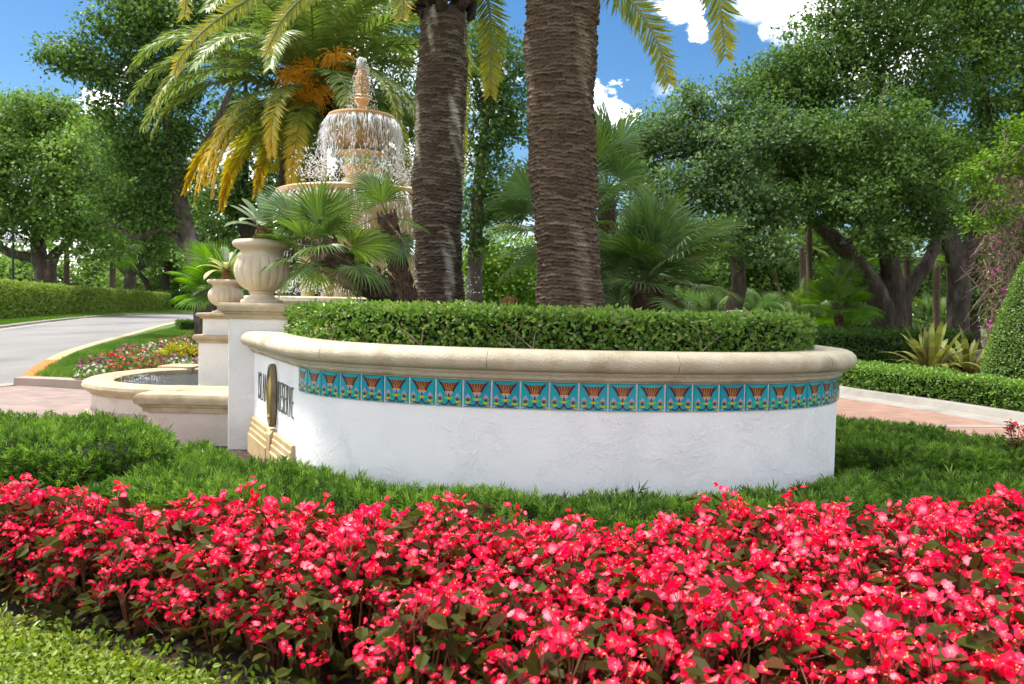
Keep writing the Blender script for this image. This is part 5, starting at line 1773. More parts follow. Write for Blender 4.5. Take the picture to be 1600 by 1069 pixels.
# ------------------------------------------------------------------ hedges
def path_hedge(name, path, w, h, leaf, dens, matname, label, cat='hedge', z0=0.0, group=None, aspect=.62, seed=1, wav_amp=.02, h2=None, twigs=0, closed_ends=True, tm=OVAL, hf=None):
    """clipped hedge along a path (list of xy): dark core, leaves over front, back, top and ends"""
    r = np.random.default_rng(seed)
    pth = resample(path, .12 if w < 1.5 else .5)
    org = Vector((pth[0][0], pth[0][1], z0))
    t = thing(name, org, label, cat, group)
    n = len(pth)
    hs = np.array([h * (hf(i / (n - 1)) if hf else 1.0) for i in range(n)])
    mb = MB()
    ci = leaf * .8
    cin = leaf * 1.5
    tan = unit(np.gradient(pth, axis=0))
    nor = np.stack([tan[:, 1], -tan[:, 0]], 1)
    vs = []
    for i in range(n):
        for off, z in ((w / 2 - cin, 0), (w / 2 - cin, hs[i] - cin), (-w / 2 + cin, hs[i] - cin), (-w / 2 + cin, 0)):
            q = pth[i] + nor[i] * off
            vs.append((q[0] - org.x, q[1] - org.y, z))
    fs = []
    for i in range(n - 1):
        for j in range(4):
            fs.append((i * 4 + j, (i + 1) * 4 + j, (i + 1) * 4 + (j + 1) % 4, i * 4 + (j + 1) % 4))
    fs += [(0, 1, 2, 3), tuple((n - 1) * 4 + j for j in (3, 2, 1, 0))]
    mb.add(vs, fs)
    ob('dark_core', mb.mesh('dark_core', 'hedge_core'), t)  # solid near-black filler added inside the leaves to block see-through
    L = np.sum(np.linalg.norm(np.diff(pth, axis=0), axis=1))
    per = leaf * leaf * aspect
    lb = LB()

    def face(area, fn):
        m = int(area / per * dens)
        u = r.uniform(0, n - 1.001, m)
        k = u.astype(int); f = (u - k)[:, None]
        p = pth[k] * (1 - f) + pth[k + 1] * f
        nn = unit(nor[k] * (1 - f) + nor[k + 1] * f)
        hh = hs[k] * (1 - f[:, 0]) + hs[k + 1] * f[:, 0]
        fn(p, nn, m, u, hh)

    def side(sg):
        def fn(p, nn, m, u, hh):
            z = r.random(m)
            q = p + nn * (sg * (w / 2 - ci * .8 + r.normal(size=m) * leaf * .6 + wav(u * .3, z * 3, 4, seed) * wav_amp * .6))[:, None]
            # rounded shoulder
            sh = np.clip((z - .86) / .14, 0, 1) ** 2 * min(.05, h * .12)
            q = q - nn * (sg * sh)[:, None]
            pos = np.stack([q[:, 0] - org.x, q[:, 1] - org.y, z * hh], 1)
            out = np.concatenate([nn * sg, np.full((m, 1), .15)], 1)
            D = unit(r.normal(size=(m, 3)) + out * .8 + np.array([0, 0, .3]))
            N_ = unit(out + r.normal(size=(m, 3)) * .55)
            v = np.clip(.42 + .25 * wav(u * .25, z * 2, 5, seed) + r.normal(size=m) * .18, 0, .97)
            v = np.where(r.random(m) < .012, 1.0, v)
            lb.add(pos, D, N_, leaf * r.uniform(.7, 1.25, m), leaf * aspect * r.uniform(.8, 1.1, m), tm, v)
        return fn

    def top(p, nn, m, u, hh):
        s = r.uniform(-1, 1, m)
        q = p + nn * (s * (w / 2 - ci * .5))[:, None]
        z = hh - ci * .7 + r.normal(size=m) * leaf * .45 + wav(q[:, 0], q[:, 1], 6, seed) * wav_amp - (np.abs(s) > .85) * .01
        pos = np.stack([q[:, 0] - org.x, q[:, 1] - org.y, z], 1)
        D = unit(r.normal(size=(m, 3)) + np.array([0, 0, .7]))
        N_ = unit(r.normal(size=(m, 3)) * .55 + np.array([0, 0, 1.0]))
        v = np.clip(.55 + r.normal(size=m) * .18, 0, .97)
        lb.add(pos, D, N_, leaf * r.uniform(.7, 1.25, m), leaf * aspect * r.uniform(.8, 1.1, m), tm, v)

    face(L * h, side(1)); face(L * h, side(-1)); face(L * w, top)
    for e, sg in ((0, -1), (n - 1, 1)):
        m = int(w * h / per * dens)
        s = r.uniform(-1, 1, m) * (w / 2); z = r.random(m)
        q = pth[e] + nor[e] * s[:, None] + tan[e] * (sg * (r.normal(size=m) * leaf * .5))[:, None]
        pos = np.stack([q[:, 0] - org.x, q[:, 1] - org.y, z * hs[e]], 1)
        out = np.array([tan[e][0] * sg, tan[e][1] * sg, .15])
        lb.add(pos, unit(r.normal(size=(m, 3)) + out * .8), unit(out + r.normal(size=(m, 3)) * .55), leaf * r.uniform(.7, 1.25, m), leaf * aspect, tm, np.clip(.5 + r.normal(size=m) * .2, 0, 1))
    o = ob('foliage', lb.mesh('foliage', matname), t, kind='stuff')
    for k in range(twigs):
        i = int(r.uniform(.12, .75) * n)
        a = Vector((*(pth[i] + nor[i] * (w / 2 - .01)), z0)) - org
        tx = Vector((tan[i][0], tan[i][1], 0))
        mb = MB()
        s = r.choice([-1, 1])
        out = Vector((nor[i][0], nor[i][1], 0)) * .02
        mb.tube([tuple(a + Vector((0, 0, .01))), tuple(a + out + Vector((0, 0, .09)) + tx * .05 * s), tuple(a + out + Vector((0, 0, .16)) + tx * .13 * s), tuple(a - out + Vector((0, 0, .22)) + tx * .24 * s)], [.008, .007, .005, .003], 6)
        mb.tube([tuple(a + out + Vector((0, 0, .09)) + tx * .05 * s), tuple(a + out + Vector((0, 0, .19)) + tx * .04 * s), tuple(a + Vector((0, 0, .26)) + tx * .0 * s)], [.006, .004, .002], 6)
        ob('branch', mb.mesh('branch', 'twig', 60), t)
    return t


# planter hedge: follows the wall inside the cap
def offset_path(path, d):
    p = np.array(path); t = unit(np.gradient(p, axis=0))
    return p - np.stack([t[:, 1], -t[:, 0]], 1) * d


hp = offset_path(resample(catmull([(-2.26, 7.28), SIGN_NEAR] + ARC[2:11], 10), .1), .53)
path_hedge('box_hedge', hp, .66, .36, .040, 4.6, 'leaf_box', 'clipped glossy green hedge growing along the top of the planter wall', z0=1.085, seed=12, twigs=5, wav_amp=.022,
           hf=lambda u: .90 + .10 * math.sin(math.pi * min(1, u * 1.1 + .12)) if u < .8 else .93 + .03 * math.cos((u - .8) * 10))

# right border hedges along the drive
hk = xy((1230, 594), (1320, 611), (1440, 630), (1600, 652), (1800, 690))
path_hedge('border_hedge', offset_path(resample(catmull([(x + .1, y + .75) for x, y in hk], 6), .3), 0.0), .75, .40, .05, 3.0, 'leaf_podo', 'low clipped hedge running along the concrete kerb of the brick drive', z0=.09, seed=13, wav_amp=.03)
path_hedge('border_hedge', offset_path(resample(catmull([(x + .3, y + 3.0) for x, y in hk[:4]], 6), .3), 0.0), 1.0, .38, .05, 2.6, 'leaf_podo', 'second low hedge in front of the wine coloured bromeliads', z0=.09, seed=14, wav_amp=.04)
path_hedge('shrub_hedge', [tuple(G(1230, 575)[:2]), tuple(G(1330, 574)[:2]), tuple(G(1400, 572)[:2]), tuple(G(1470, 570)[:2])], 2.0, .95, .085, 2.4, 'leaf_oak', 'loose dark shrub hedge in shade under the big oak', z0=.05, seed=15, wav_amp=.14)
# far hedge along the road
fh = xy((-150, 514), (-60, 505), (0, 500), (100, 494), (180, 490), (252, 487))
path_hedge('clipped_hedge', fh, 2.4, 2.45, .20, 2.6, 'leaf_farhedge', 'long light green clipped hedge along the far side of the road', z0=0, seed=16, wav_amp=.12)
path_hedge('clipped_hedge', xy((257, 486.5), (345, 485)), 3, 2.8, .28, 2.4, 'leaf_oak', 'dark clipped hedge at the far end of the road', z0=0, seed=17, wav_amp=.12)
q0, q1 = G(270, 522), G(330, 522)
path_hedge('clipped_hedge', [(q0.x, q0.y + .6), (q1.x, q1.y + .6)], 1.1, .50, .06, 3.0, 'leaf_oak', 'small dark box hedge at the end of the flower bed', z0=.10, seed=18)


# ------------------------------------------------------------------ podocarpus beds
def sprig_bed(name, poly, h, label, seed, dens=950, z0=.016, leaf=.048, hfun=None, matname='leaf_podo', tall=.0):
    r = np.random.default_rng(seed)
    c = np.mean(np.array(poly), 0)
    org = Vector((c[0], c[1], 0))
    t = thing(name, org, label, 'shrub')
    # core: inset extrusion with stepped top following the dome
    gx = np.array(poly)
    mb = MB()
    ins = c + (gx - c) * .93
    mb.prism(ccw([tuple(p - c) for p in ins]), 0, h * .62)
    ob('dark_core', mb.mesh('dark_core', 'hedge_core'), t)  # dark filler solid added under the sprigs, no real branches modelled
    area = abs(sum(gx[i - 1][0] * gx[i][1] - gx[i][0] * gx[i - 1][1] for i in range(len(gx)))) / 2
    m = int(area * dens)
    p = scatter(poly, m, r)
    d, out = edge_dist(poly, p[:, 0], p[:, 1])
    dome = np.clip(d / .16, 0, 1) ** .5
    hh = h * (1 + .16 * wav(p[:, 0], p[:, 1], 3.1, seed) + .08 * wav(p[:, 0], p[:, 1], 8, seed + 3))
    z = z0 + hh * (.35 + .65 * dome) - np.abs(r.normal(size=m)) * .03
    e = np.clip(1 - d / .2, 0, 1)[:, None]
    ax = unit(np.concatenate([out * e * 1.1, np.full((m, 1), .9)], 1) + r.normal(size=(m, 3)) * .38)
    # side fill
    per = sum(np.linalg.norm(gx[i] - gx[i - 1]) for i in range(len(gx)))
    ms = int(per * h * dens * 1.5)
    s = r.integers(0, len(gx), ms * 2)
    seglen = np.array([np.linalg.norm(gx[i] - gx[i - 1]) for i in range(len(gx))])
    s = r.choice(len(gx), ms, p=seglen / seglen.sum())
    f = r.random(ms)[:, None]
    ps = gx[s - 1] * (1 - f) + gx[s] * f
    _, o2 = edge_dist(np.array(poly), ps[:, 0] + 1e-4, ps[:, 1])
    tn = unit(gx[s] - gx[s - 1]); o2 = np.stack([tn[:, 1], -tn[:, 0]], 1)
    tst = ps + o2 * .01
    flip = inside(poly, tst[:, 0], tst[:, 1]); o2[flip] *= -1
    zs = z0 + h * r.random(ms) * .85
    ps = ps - o2 * (.03 + .05 * r.random(ms) + .06 * (zs / h) ** 2)[:, None]
    axs = unit(np.concatenate([o2, np.full((ms, 1), .55)], 1) + r.normal(size=(ms, 3)) * .4)
    pos = np.concatenate([np.concatenate([p, z[:, None]], 1), np.concatenate([ps, zs[:, None]], 1)])
    ax = np.concatenate([ax, axs])
    m = len(pos)
    K = 10
    # a sprig: needle leaves in a whorl up a short shoot
    a = np.arange(K) * 2.4
    tt = np.linspace(0, 1, K)
    S1 = unit(np.cross(ax, rdir(m, r))); S2 = np.cross(ax, S1)
    sh = leaf * r.uniform(.7, 1.25, m) * (1 + .7 * (r.random(m) < .015))
    base = pos[:, None] + ax[:, None] * (tt[None, :, None] * (sh * .9)[:, None, None])
    rad = S1[:, None] * np.cos(a)[None, :, None] + S2[:, None] * np.sin(a)[None, :, None]
    D = rad * (1.05 - .75 * tt)[None, :, None] + ax[:, None] * (.55 + .6 * tt)[None, :, None]
    sv = np.clip(.40 + .20 * wav(pos[:, 0], pos[:, 1], 4, seed) + .15 * wav(pos[:, 0], pos[:, 1], 13, seed) + r.normal(size=m) * .2, 0, 1)
    v = np.clip(sv[:, None] + .25 * (tt[None] - .4) + r.normal(size=(m, K)) * .08, 0, 1)
    lb = LB()
    LL = np.repeat(sh * .95, K) * r.uniform(.8, 1.15, m * K)
    lb.add(base.reshape(-1, 3) - np.array(org), D.reshape(-1, 3), r.normal(size=(m * K, 3)) * .4 + np.repeat(ax, K, 0), LL, .0085, DIAMOND, v.ravel())
    ob('foliage', lb.mesh('foliage', matname), t, kind='stuff')
    return t


sprig_bed('podocarpus_hedge', [(-4.6, 5.4), (-3.5, 5.42), (-2.75, 5.36), (-2.42, 5.7), (-2.65, 6.3), (-3.2, 6.7), (-3.9, 6.75), (-4.6, 6.7)], .43, 'tall rounded needle-leaved shrub mound in front of the fountain pool', 51)
sprig_bed('podocarpus_hedge', [(-2.72, 4.95), (-2.2, 4.72), (-1.5, 4.52), (-.5, 4.42), (.6, 4.38), (1.6, 4.46), (2.35, 4.7), (2.75, 5.9), (2.62, 6.1), (2.35, 5.68), (1.9, 5.38), (1.3, 5.14), (.7, 5.05), (.2, 5.06), (-.4, 5.14), (-1.05, 5.36), (-1.52, 5.70), (-1.90, 5.88), (-2.3, 6.35), (-2.5, 6.6), (-2.7, 6.5), (-2.62, 5.9)], .26, 'low needle-leaved green hedge curving along the foot of the white wall', 52)
sprig_bed('podocarpus_hedge', [(2.42, 4.72), (3.4, 4.95), (4.9, 5.3), (4.9, 6.2), (3.6, 6.05), (2.9, 6.25), (2.78, 5.9)], .22, 'low needle-leaved hedge to the right of the white wall, behind the begonias', 53)
sprig_bed('podocarpus_hedge', [(2.88, 6.55), (3.5, 6.3), (5.0, 6.5), (5.0, 6.9), (4.3, 7.7), (3.75, 8.6), (3.2, 8.8), (2.92, 8.4)], .30, 'taller needle-leaved hedge between the white wall and the brick drive', 54)


# ------------------------------------------------------------------ begonias
def petal(lb, c, d, n, L, W, cup, v):
    """rounded cupped petal"""
    d, n = unit(np.array(d)), unit(np.array(n))
    s = unit(np.cross(d, n)); n = np.cross(s, d)
    pr = [(.0, 0), (.35, .42), (.7, .52), (.95, .30)]
    V = [np.array(c)]
    for a, w in pr[1:]:
        for sg in (-1, 1):
            V.append(c + d * L * a + s * W * w * sg + n * (cup * L * (a * a + .5 * (w * 2) ** 2 * .4)))
    V.append(c + d * L * 1.02 + n * cup * L * 1.05)
    T = [(0, 2, 1), (1, 2, 4), (1, 4, 3), (3, 4, 6), (3, 6, 5), (5, 6, 7)]
    vals = np.array([v + .32, v + .10, v + .10, v - .05, v - .05, v - .1])
    lb.raw(V, T, np.clip(vals, 0, 1))


def flower_cluster(seed):
    r = np.random.default_rng(seed)
    lb = LB()
    nf = int(r.integers(4, 8))
    for i in range(nf):
        off = np.array([r.normal() * .027, r.normal() * .027, .0 + r.random() * .045])
        nn = unit(np.array([r.normal() * .55, r.normal() * .55 - .25, .9]))
        e1 = unit(np.cross(nn, r.normal(size=3))); e2 = np.cross(nn, e1)
        sz = r.uniform(.0115, .0205)
        v = np.clip(r.normal(.36, .2), .0, .85)
        petal(lb, off, e1, nn, sz * 1.1, sz * 1.35, .22, v)
        petal(lb, off, -e1, nn, sz * 1.0, sz * 1.25, .22, v + .05)
        petal(lb, off, e2 + .1 * e1, nn, sz * .85, sz * .75, .12, v + .12)
        petal(lb, off, -e2 + .1 * e1, nn, sz * .85, sz * .75, .12, v + .12)
        m = 2
        lb.add(np.tile(off + nn * .003, (m, 1)) + r.normal(size=(m, 3)) * .002, nn + r.normal(size=(m, 3)) * .5, rdir(m, r), .0065, .005, OCT, .5, 1, up=.005)
        if r.random() < .5:
            # closed bud
            bo = off + r.normal(size=3) * .02 + np.array([0, 0, -.012])
            petal(lb, bo, nn * .3 + e1 * .5 + np.array([0, 0, -.4]), e2, .018, .018, .4, .15)
            petal(lb, bo, nn * .3 + e1 * .5 + np.array([0, 0, -.4]), -e2, .018, .018, .4, .15)
        lb.tube([tuple(off), tuple(off * .4 + np.array([0, 0, -.03])), (0, 0, -.07)], [.0018, .0018, .002], 3, .3, 2)
    return lb.mesh('flower_cluster', ['petal', 'flower_eye', 'stem_red'])


def begonia_foliage(seed):
    r = np.random.default_rng(seed)
    lb = LB()
    n = 84
    a = r.uniform(0, 6.283, n); h = r.random(n) ** 1.4
    rr = .19 * (1 - .35 * h ** 2) * r.uniform(.35, 1.05, n)
    p = np.stack([rr * np.cos(a), rr * np.sin(a), .05 + .36 * h], 1)
    out = np.stack([np.cos(a), np.sin(a), np.full(n, .15)], 1)
    D = unit(out + r.normal(size=(n, 3)) * .45)
    N_ = unit(out * .35 + np.array([0, 0, 1]) + r.normal(size=(n, 3)) * .35)
    L = r.uniform(.045, .085, n)
    lb.add(p, D, N_, L, L * .72, OVAL, np.clip(r.normal(.45, .22, n), 0, 1), 0, up=L * 1.6)
    for i in range(7):
        an = i * .9 + r.normal() * .2
        lb.tube([(.02 * math.cos(an), .02 * math.sin(an), 0), (.06 * math.cos(an), .06 * math.sin(an), .18), (.10 * math.cos(an), .10 * math.sin(an), .36)], [.006, .005, .003], 4, .5, 1)
    return lb.mesh('foliage', ['leaf_begonia', 'stem_red'])


BED = [(-3.9, 4.95), (-2.95, 4.5), (-2.2, 4.02), (-1.2, 3.93), (-.2, 3.85), (.4, 3.82), (1.2, 4.05), (2.2, 4.25), (3.0, 4.4), (3.5, 4.4), (3.3, 2.4), (2.2, 1.9), (1, 1.85), (.1, 1.95), (-.2, 2.45), (-.62, 2.9), (-1.15, 3.15), (-1.8, 3.43), (-2.5, 3.70), (-3.9, 4.1)]


def begonias():
    FC = [flower_cluster(600 + i) for i in range(10)]
    BF = [begonia_foliage(700 + i) for i in range(6)]
    r = np.random.default_rng(77)
    sp = .205
    pts = []
    for j in range(40):
        for i in range(60):
            x = -4.2 + i * sp + (j % 2) * sp * .5 + r.normal() * .028
            y = 1.6 + j * sp * .87 + r.normal() * .028
            if inside(BED, np.array([x]), np.array([y]))[0] and abs(x) < y * .70 + .12:
                pts.append((x, y))
    pts = pts[:298]
    extra = [(4.35, 6.78), (4.62, 6.72), (4.75, 6.85)]
    for k, (x, y) in enumerate(pts + extra):
        ex = k >= len(pts)
        ed = edge_dist(BED, np.array([x]), np.array([y]))[0][0] if not ex else 1
        front = (x < .6 and y < 4.2 - .0 * x and ed < .22 and y < 3.45 - .32 * (x + 1.2))
        s = r.uniform(.88, 1.12) * (.86 if front else 1.0)
        z = .45 if ex else .016
        t = thing('begonia_plant', (x, y, z if not ex else .30), 'red flowering begonia with bronze green leaves massed in the front bed' if not ex else 'stray red begonia growing in the taller hedge by the brick drive', 'begonia',
                  'begonias massed in the front bed' if not ex else 'stray begonias by the drive', rot=(0, 0, r.uniform(0, 6.28)), scale=s * (.6 if ex else 1))
        hz = r.uniform(.92, 1.15)
        ob('foliage', BF[int(r.integers(len(BF)))], t, (0, 0, 0), None, (1.1, 1.1, hz))
        nc = int(r.integers(11, 15)) if y > 3.1 else int(r.integers(8, 12))
        rz = t.rotation_euler.z
        for c in range(5 if front else 0):
            # low blooms on the side that faces the lawn
            a = -math.pi / 2 - .5 + r.normal() * .75 - rz
            ob('flower_cluster', FC[int(r.integers(len(FC)))], t, (.17 * math.cos(a), .17 * math.sin(a), r.uniform(.10, .30)), (r.normal() * .3, r.normal() * .3, r.uniform(0, 6.28)), r.uniform(.85, 1.15))
        for c in range(nc):
            a = c * 2.4 + r.normal() * .3
            f = math.sqrt((c + .5) / nc)
            rr = .175 * f
            zz = .40 * hz - (.24 if front else .15) * f ** 2.2 + r.normal() * .03
            ob('flower_cluster', FC[int(r.integers(len(FC)))], t, (rr * math.cos(a), rr * math.sin(a), zz), (r.normal() * .25 + .25 * f * math.sin(a), r.normal() * .25 - .0 * f, r.uniform(0, 6.28)), r.uniform(.85, 1.25))


begonias()


# ------------------------------------------------------------------ ground cover, lawns, flowers on the left
def ground_cover():
    poly = [(-3.0, 3.78), (-2.3, 3.55), (-1.7, 3.28), (-1.1, 2.98), (-.6, 2.72), (-.2, 2.25), (-.1, 1.7), (-3.0, 1.7)]
    r = np.random.default_rng(5)
    m = 42000
    p = scatter(poly, m, r)
    d, _ = edge_dist(poly, p[:, 0], p[:, 1])
    keep = r.random(m) < np.clip(d / .16, .15, 1)
    p = p[keep]; m = len(p)
    z = .02 + .055 * r.random(m) * np.clip(edge_dist(poly, p[:, 0], p[:, 1])[0] / .2, .25, 1) + .015 * wav(p[:, 0], p[:, 1], 9)
    lb = LB()
    D = unit(r.normal(size=(m, 3)) + np.array([0, 0, .3]))
    lb.add(np.concatenate([p, z[:, None]], 1), D, unit(r.normal(size=(m, 3)) * .5 + np.array([0, 0, 1])), r.uniform(.018, .034, m), r.uniform(.013, .021, m), OVAL, np.clip(r.normal(.5, .22, m), 0, 1))
    ob('ground_cover', lb.mesh('ground_cover', 'leaf_ground'), None, label='small leaved yellow green ground cover at the edge of the begonia bed', cat='ground cover', kind='stuff')
    # weeds at bed edge
    q = scatter([(-2.3, 3.6), (-1.2, 3.1), (-.6, 2.8), (0.1, 2.1), (-.1, 2.0), (-.9, 2.75), (-2.3, 3.42)], 700, r)
    lb = LB()
    m = len(q)
    lb.add(np.concatenate([q, r.uniform(.02, .09, (m, 1))], 1), unit(r.normal(size=(m, 3)) + np.array([0, 0, .6])), unit(r.normal(size=(m, 3)) * .5 + np.array([0, 0, 1])), r.uniform(.02, .045, m), r.uniform(.012, .022, m), OVAL, r.random(m))
    ob('fallen_leaves', lb.mesh('fallen_leaves', 'leaf_ground'), None, label='scattered weeds and leaves on the bare soil before the begonias', cat='weeds', kind='stuff')
    # lawn blades by the orange kerb
    lawn = xy((52, 600), (76, 583), (114, 563), (162, 546), (212, 532), (306, 507), (316, 540), (220, 560), (150, 580), (150, 603))
    m = 60000
    p = scatter(lawn, m, r)
    lb = LB()
    lb.add(np.concatenate([p, np.full((m, 1), .12)], 1), unit(r.normal(size=(m, 3)) * .5 + np.array([0, 0, 1])), rdir(m, r), r.uniform(.05, .13, m), .014, GRASS, np.clip(.5 + .3 * wav(p[:, 0], p[:, 1], 1.5) + r.normal(size=m) * .15, 0, 1))
    ob('grass', lb.mesh('grass', 'leaf_grass'), None, label='bright short grass inside the orange ended kerb', cat='grass', kind='stuff')
    vg = xy((-150, 518), (0, 502), (60, 498), (130, 494), (200, 490), (320, 486), (320, 488.5), (200, 491.8), (130, 496.5), (60, 504), (0, 511.5), (-150, 529))
    m = 40000
    p = scatter(vg, m, r)
    lb = LB()
    lb.add(np.concatenate([p, np.full((m, 1), .10)], 1), unit(r.normal(size=(m, 3)) * .5 + np.array([0, 0, 1])), rdir(m, r), r.uniform(.10, .22, m), .05, GRASS)
    ob('grass', lb.mesh('grass', 'leaf_grass'), None, label='green grass verge at the foot of the far hedge', cat='grass', kind='stuff')


ground_cover()


def impatiens():
    r = np.random.default_rng(15)
    kinds = ['pink', 'white', 'red', 'magenta']
    ms = {}
    for k in kinds:
        lb = LB()
        n = 130
        d = rdir(n, r); d[:, 2] = np.abs(d[:, 2])
        p = d * np.array([.36, .36, .26]) * r.uniform(.7, 1.05, (n, 1)) + np.array([0, 0, .02])
        lb.add(p, unit(d + r.normal(size=(n, 3)) * .6), unit(d + np.array([0, 0, .6])), .11, .06, OVAL)
        lf = LB()
        n = 40
        d = rdir(n, r); d[:, 2] = np.abs(d[:, 2]) + .2; d = unit(d)
        p = d * np.array([.38, .38, .31])
        nn = unit(d + r.normal(size=(n, 3)) * .3)
        for j in range(5):
            e1 = unit(np.cross(nn, np.array([.3, .8, .2]))); e2 = np.cross(nn, e1)
            a = j * 1.2566
            lf.add(p, e1 * math.cos(a) + e2 * math.sin(a) + nn * .15, nn, .036, .034, OVAL, None, 0)
        ms[k] = (lb.mesh('foliage', 'impatiens_leaf'), lf.mesh('bloom', 'petal_' + k))
    bed = xy((146, 606), (150, 588), (185, 570), (240, 552), (300, 540), (350, 536), (350, 580), (316, 596), (240, 600))
    pts = []
    tries = 0
    while len(pts) < 160 and tries < 6000:
        tries += 1
        p = scatter(bed, 1, r)[0]
        if all((p[0] - q[0]) ** 2 + (p[1] - q[1]) ** 2 > .5 ** 2 for q in pts):
            pts.append(p)
    for p in pts:
        k = kinds[int(r.choice(4, p=[.34, .26, .26, .14]))]
        t = thing('impatiens_plant', (p[0], p[1], .12), k + ' flowering impatiens in the mixed bed behind the pool', 'flower', k + ' impatiens in the mixed bed', rot=(0, 0, r.uniform(0, 6.28)), scale=r.uniform(.7, 1.0))
        ob('foliage', ms[k][0], t)
        ob('bloom', ms[k][1], t, kind='stuff')
    sheet('flower_bed_soil', ccw(bed), .126, 'mulch')
    # croton
    b = G(290, 577)
    t = thing('croton_shrub', (b.x + .1, b.y - .5, .1), 'round yellow and green croton shrub beside the flower bed', 'shrub')
    n = 900
    lb = LB()
    d = rdir(n, r); d[:, 2] = np.abs(d[:, 2])
    p = d * np.array([.50, .45, .42]) * r.uniform(.6, 1.08, (n, 1))
    lb.add(p, unit(d + r.normal(size=(n, 3)) * .6 + np.array([0, 0, .3])), unit(d + np.array([0, 0, .6])), .12, .06, OVAL, np.clip(r.normal(.4, .25, n), 0, 1))
    ob('foliage', lb.mesh('foliage', 'leaf_croton'), t)
    mb = MB()
    for i in range(6):
        a = i * 1.05
        mb.tube([(0, 0, 0), (.12 * math.cos(a), .12 * math.sin(a), .18), (.28 * math.cos(a), .28 * math.sin(a), .3)], [.02, .015, .008], 5)
    ob('stem', mb.mesh('stem', 'twig'), t)


impatiens()

# wine bromeliads by the drive
b1, b2 = G(1452, 600), G(1512, 600)
bromeliad('giant_bromeliad', (b1.x, b1.y, .10), 'giant bromeliad with upright olive and wine leaves under the big oak', ['brom_wine', 'brom_wine', 'brom_wine'], 44, 1.25, .105, None, 86, 18, (.12, .35, .7, 1.1), 1.0, 21)
bromeliad('giant_bromeliad', (b2.x, b2.y, .10), 'giant bromeliad with drooping reddish leaves beside the topiary cone', ['brom_wine', 'brom_wine', 'brom_wine'], 36, 1.15, .105, None, 82, 12, (.2, .5, .95), 1.0, 22)


def topiary():
    Y = 14.6
    b = P(1652, 612, Y)
    t = thing('topiary_cone', (b.x, Y, .1), 'dense clipped green topiary cone beside the low hedge', 'topiary')
    r = np.random.default_rng(8)
    H, R0 = 3.5, 1.22
    prof = lambda f: R0 * (1 - f ** 1.35) ** .75 * (.93 + .12 * math.sin(min(1, f * 6) * 1.57))
    mb = MB()
    mb.lathe([(max(.001, prof(k / 20) - .07), H * k / 20 * .98) for k in range(20)] + [(0, H * .98)], 32)
    ob('dark_core', mb.mesh('dark_core', 'hedge_core', 40), t)  # dark solid cone added behind the leaves to close the gaps
    m = 42000
    f = r.random(m) ** 1.6
    pr = np.array([prof(x) for x in f])
    a = r.uniform(0, 6.283, m)
    out = np.stack([np.cos(a), np.sin(a), np.full(m, .45)], 1)
    rad = pr - .03 + r.normal(size=m) * .022
    p = np.stack([rad * np.cos(a), rad * np.sin(a), f * H], 1)
    lb = LB()
    lb.add(p, unit(r.normal(size=(m, 3)) + out * .6), unit(out + r.normal(size=(m, 3)) * .5), r.uniform(.03, .05, m), r.uniform(.02, .03, m), OVAL, np.clip(r.normal(.45, .2, m), 0, .9))
    ob('foliage', lb.mesh('foliage', 'leaf_box'), t)


topiary()


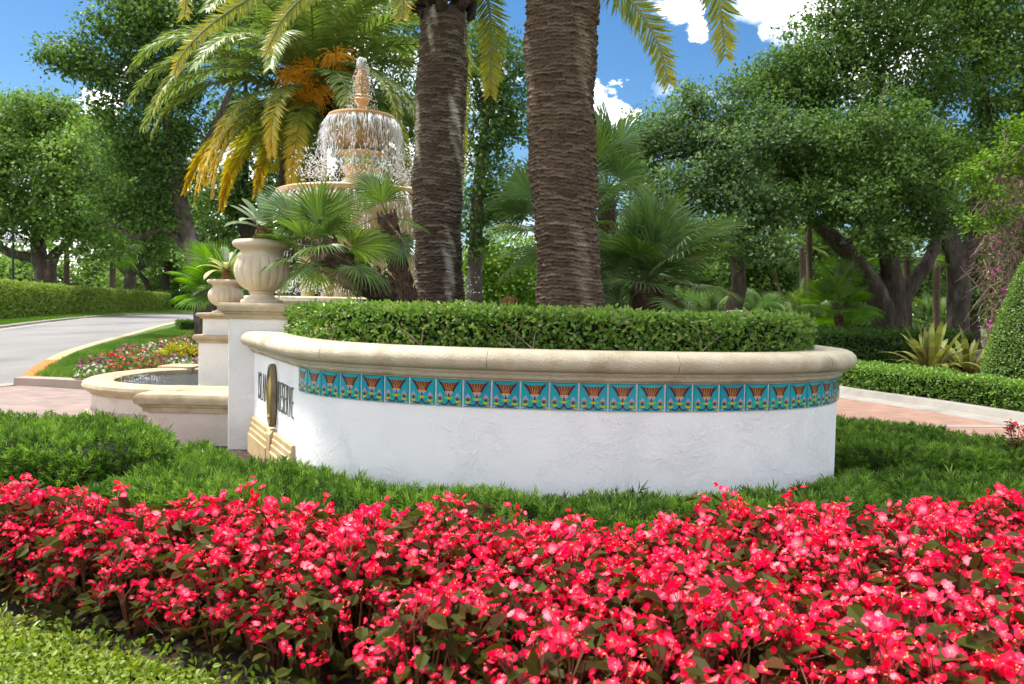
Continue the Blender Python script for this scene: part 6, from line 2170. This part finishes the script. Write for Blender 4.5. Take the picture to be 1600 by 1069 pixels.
def bougainvillea():
    Y = 19.5
    b = G(1590, 596)
    t = thing('bougainvillea', (b.x, Y, .1), 'twiggy brown bougainvillea with few magenta flowers behind the topiary cone', 'shrub')
    r = np.random.default_rng(9)
    o = np.array([b.x, Y, .1])
    lb = LB()
    c0 = np.array(P(1600, 400, Y)) - o
    # arching twigs
    for i in range(1700):
        px, py = r.uniform(1530, 1680), r.uniform(270, 510)
        lim = 1560 - (py - 270) * .18 if py < 420 else 1532 + (py - 420) * .2
        if px < lim:
            continue
        p = np.array(P(px, py, Y + r.normal() * .5)) - o
        d = unit(r.normal(size=3) + np.array([-.5, -.4, .1]))
        l = r.uniform(.3, .9)
        lb.tube([tuple(p), tuple(p + d * l * .5 + np.array([0, 0, .05])), tuple(p + d * l + np.array([0, 0, -.12]))], [.012, .009, .004], 3, .5, 1)
    m = 6000
    px = r.uniform(1535, 1690, m); py = r.uniform(285, 560, m)
    k = px > 1552 - (py - 285) * .05 + r.normal(size=m) * 10
    pos = np.array([P(a, c, Y + e) for a, c, e in zip(px[k], py[k], r.normal(size=k.sum()) * .55 + .15)]) - o
    n = len(pos)
    lb.add(pos, rdir(n, r), rdir(n, r) + np.array([0, 0, .8]), r.uniform(.05, .09, n), .04, OVAL, np.clip(r.normal(.35, .25, n), 0, 1), 0)
    n2 = n // 2
    lb.add(pos[:n2] + r.normal(size=(n2, 3)) * .05, rdir(n2, r), rdir(n2, r), r.uniform(.05, .09, n2), .045, OVAL, None, 2)
    ob('foliage', lb.mesh('foliage', ['leaf_oak_light', 'twig', 'fan_dead']), t)
    for px, py, n in ((1577, 457, 26), (1570, 460, 14), (1558, 425, 8), (1560, 380, 7), (1562, 395, 7), (1592, 472, 9), (1545, 508, 8), (1590, 350, 5)):
        q = np.array(P(px, py, Y - .75)) - o
        l2 = LB()
        l2.add(r.normal(size=(n, 3)) * .07, rdir(n, r), rdir(n, r), .07, .055, OVAL, None, 0)
        ob('flower_cluster', l2.mesh('flower_cluster', 'bract'), t, tuple(q))
    mb = MB()
    for i in range(9):
        a = r.uniform(0, 6.28)
        e = c0 + r.normal(size=3) * .6
        mb.tube([(.1 * math.cos(a), .1 * math.sin(a), 0), tuple(e * .5 + r.normal(size=3) * .2), tuple(e)], [.05, .035, .015], 7)
    ob('stem', mb.mesh('stem', 'twig', 60), t)
    # light green climber above
    b2 = Vector((P(1600, 300, 18.4).x, 18.9, .1))
    bl = [B(1535, 262, 18.4, 18, 12), B(1565, 248, 18.4, 20, 14), B(1598, 228, 18.4, 18, 12), B(1550, 300, 18.4, 18, 7), B(1600, 268, 18.4, 22, 14), B(1535, 347, 18.2, 18, 6), B(1565, 332, 18.2, 14, 6), B(1640, 230, 18.5, 30, 22), B(1510, 275, 18.4, 9, 5), B(1582, 204, 18.5, 10, 6)]
    tree('lime green leafy shrub rising above the bougainvillea', b2, [([b2, P(1610, 420, 18.9), P(1590, 320, 18.6), P(1570, 260, 18.4)], [.08, .06, .05, .02])], bl, 'leaf_lime', .10, .7, 211, bark='twig', name='leafy_shrub')


bougainvillea()


def lamp():
    Y = 66
    b = GB(21, Y)
    k = Y / FPX
    t = thing('street_lamp', b, 'dark street lamp with two hanging cream globes by the far hedge', 'street lamp')
    mb = MB()
    top = P(24, 362, Y)
    H = top.z
    mb.lathe([(.22, 0), (.22, .25), (.14, .4), (.11, .9), (.085, H * .6), (.07, H - .4), (.09, H - .35), (.05, H - .2), (.02, H)], 14)
    ob('post', mb.mesh('post', 'lamp_metal', 40), t)
    for s in (-1, 1):
        mb = MB()
        z = P(24, 372, Y).z
        mb.tube([(0, 0, z), (s * .25, 0, z + .25), (s * .5, 0, z + .22), (s * .57, 0, z + .02)], [.03, .03, .03, .03], 8)
        mb.lathe([(.03, z + .05), (.09, z), (.21, z - .1), (.22, z - .16)], 14, c=(s * .57, 0))
        ob('arm', mb.mesh('arm', 'lamp_metal', 40), t)
        mb = MB()
        mb.lathe([(.20, z - .15), (.21, z - .22), (.18, z - .36), (.10, z - .48), (0, z - .54)], 16, c=(s * .57, 0))
        ob('globe', mb.mesh('globe', 'lamp_globe', 60), t)
    for px, y1, lab in ((103, 402, 'short brown palm trunk behind the far hedge near the forked oak'), (175, 418, 'short brown palm trunk behind the middle of the far hedge')):
        b = GB(px, 84)
        tp = P(px + 1, y1, 84)
        t = thing('slim_palm', b, lab, 'palm tree')
        mb = MB(); mb.tube([(0, 0, 0), (0.03, 0, tp.z * .5), (tp.x - b.x, 0, tp.z), (tp.x - b.x, 0, tp.z + 1.5)], [.30, .28, .28, .2], 12, wob=.05)
        ob('trunk', mb.mesh('trunk', 'bark_slim', 60), t)
        fan_head(t, Vector((tp.x - b.x, 0, tp.z + 1.5)), MR, 14, 80, -40, None, 2.0, 900 + px)


lamp()
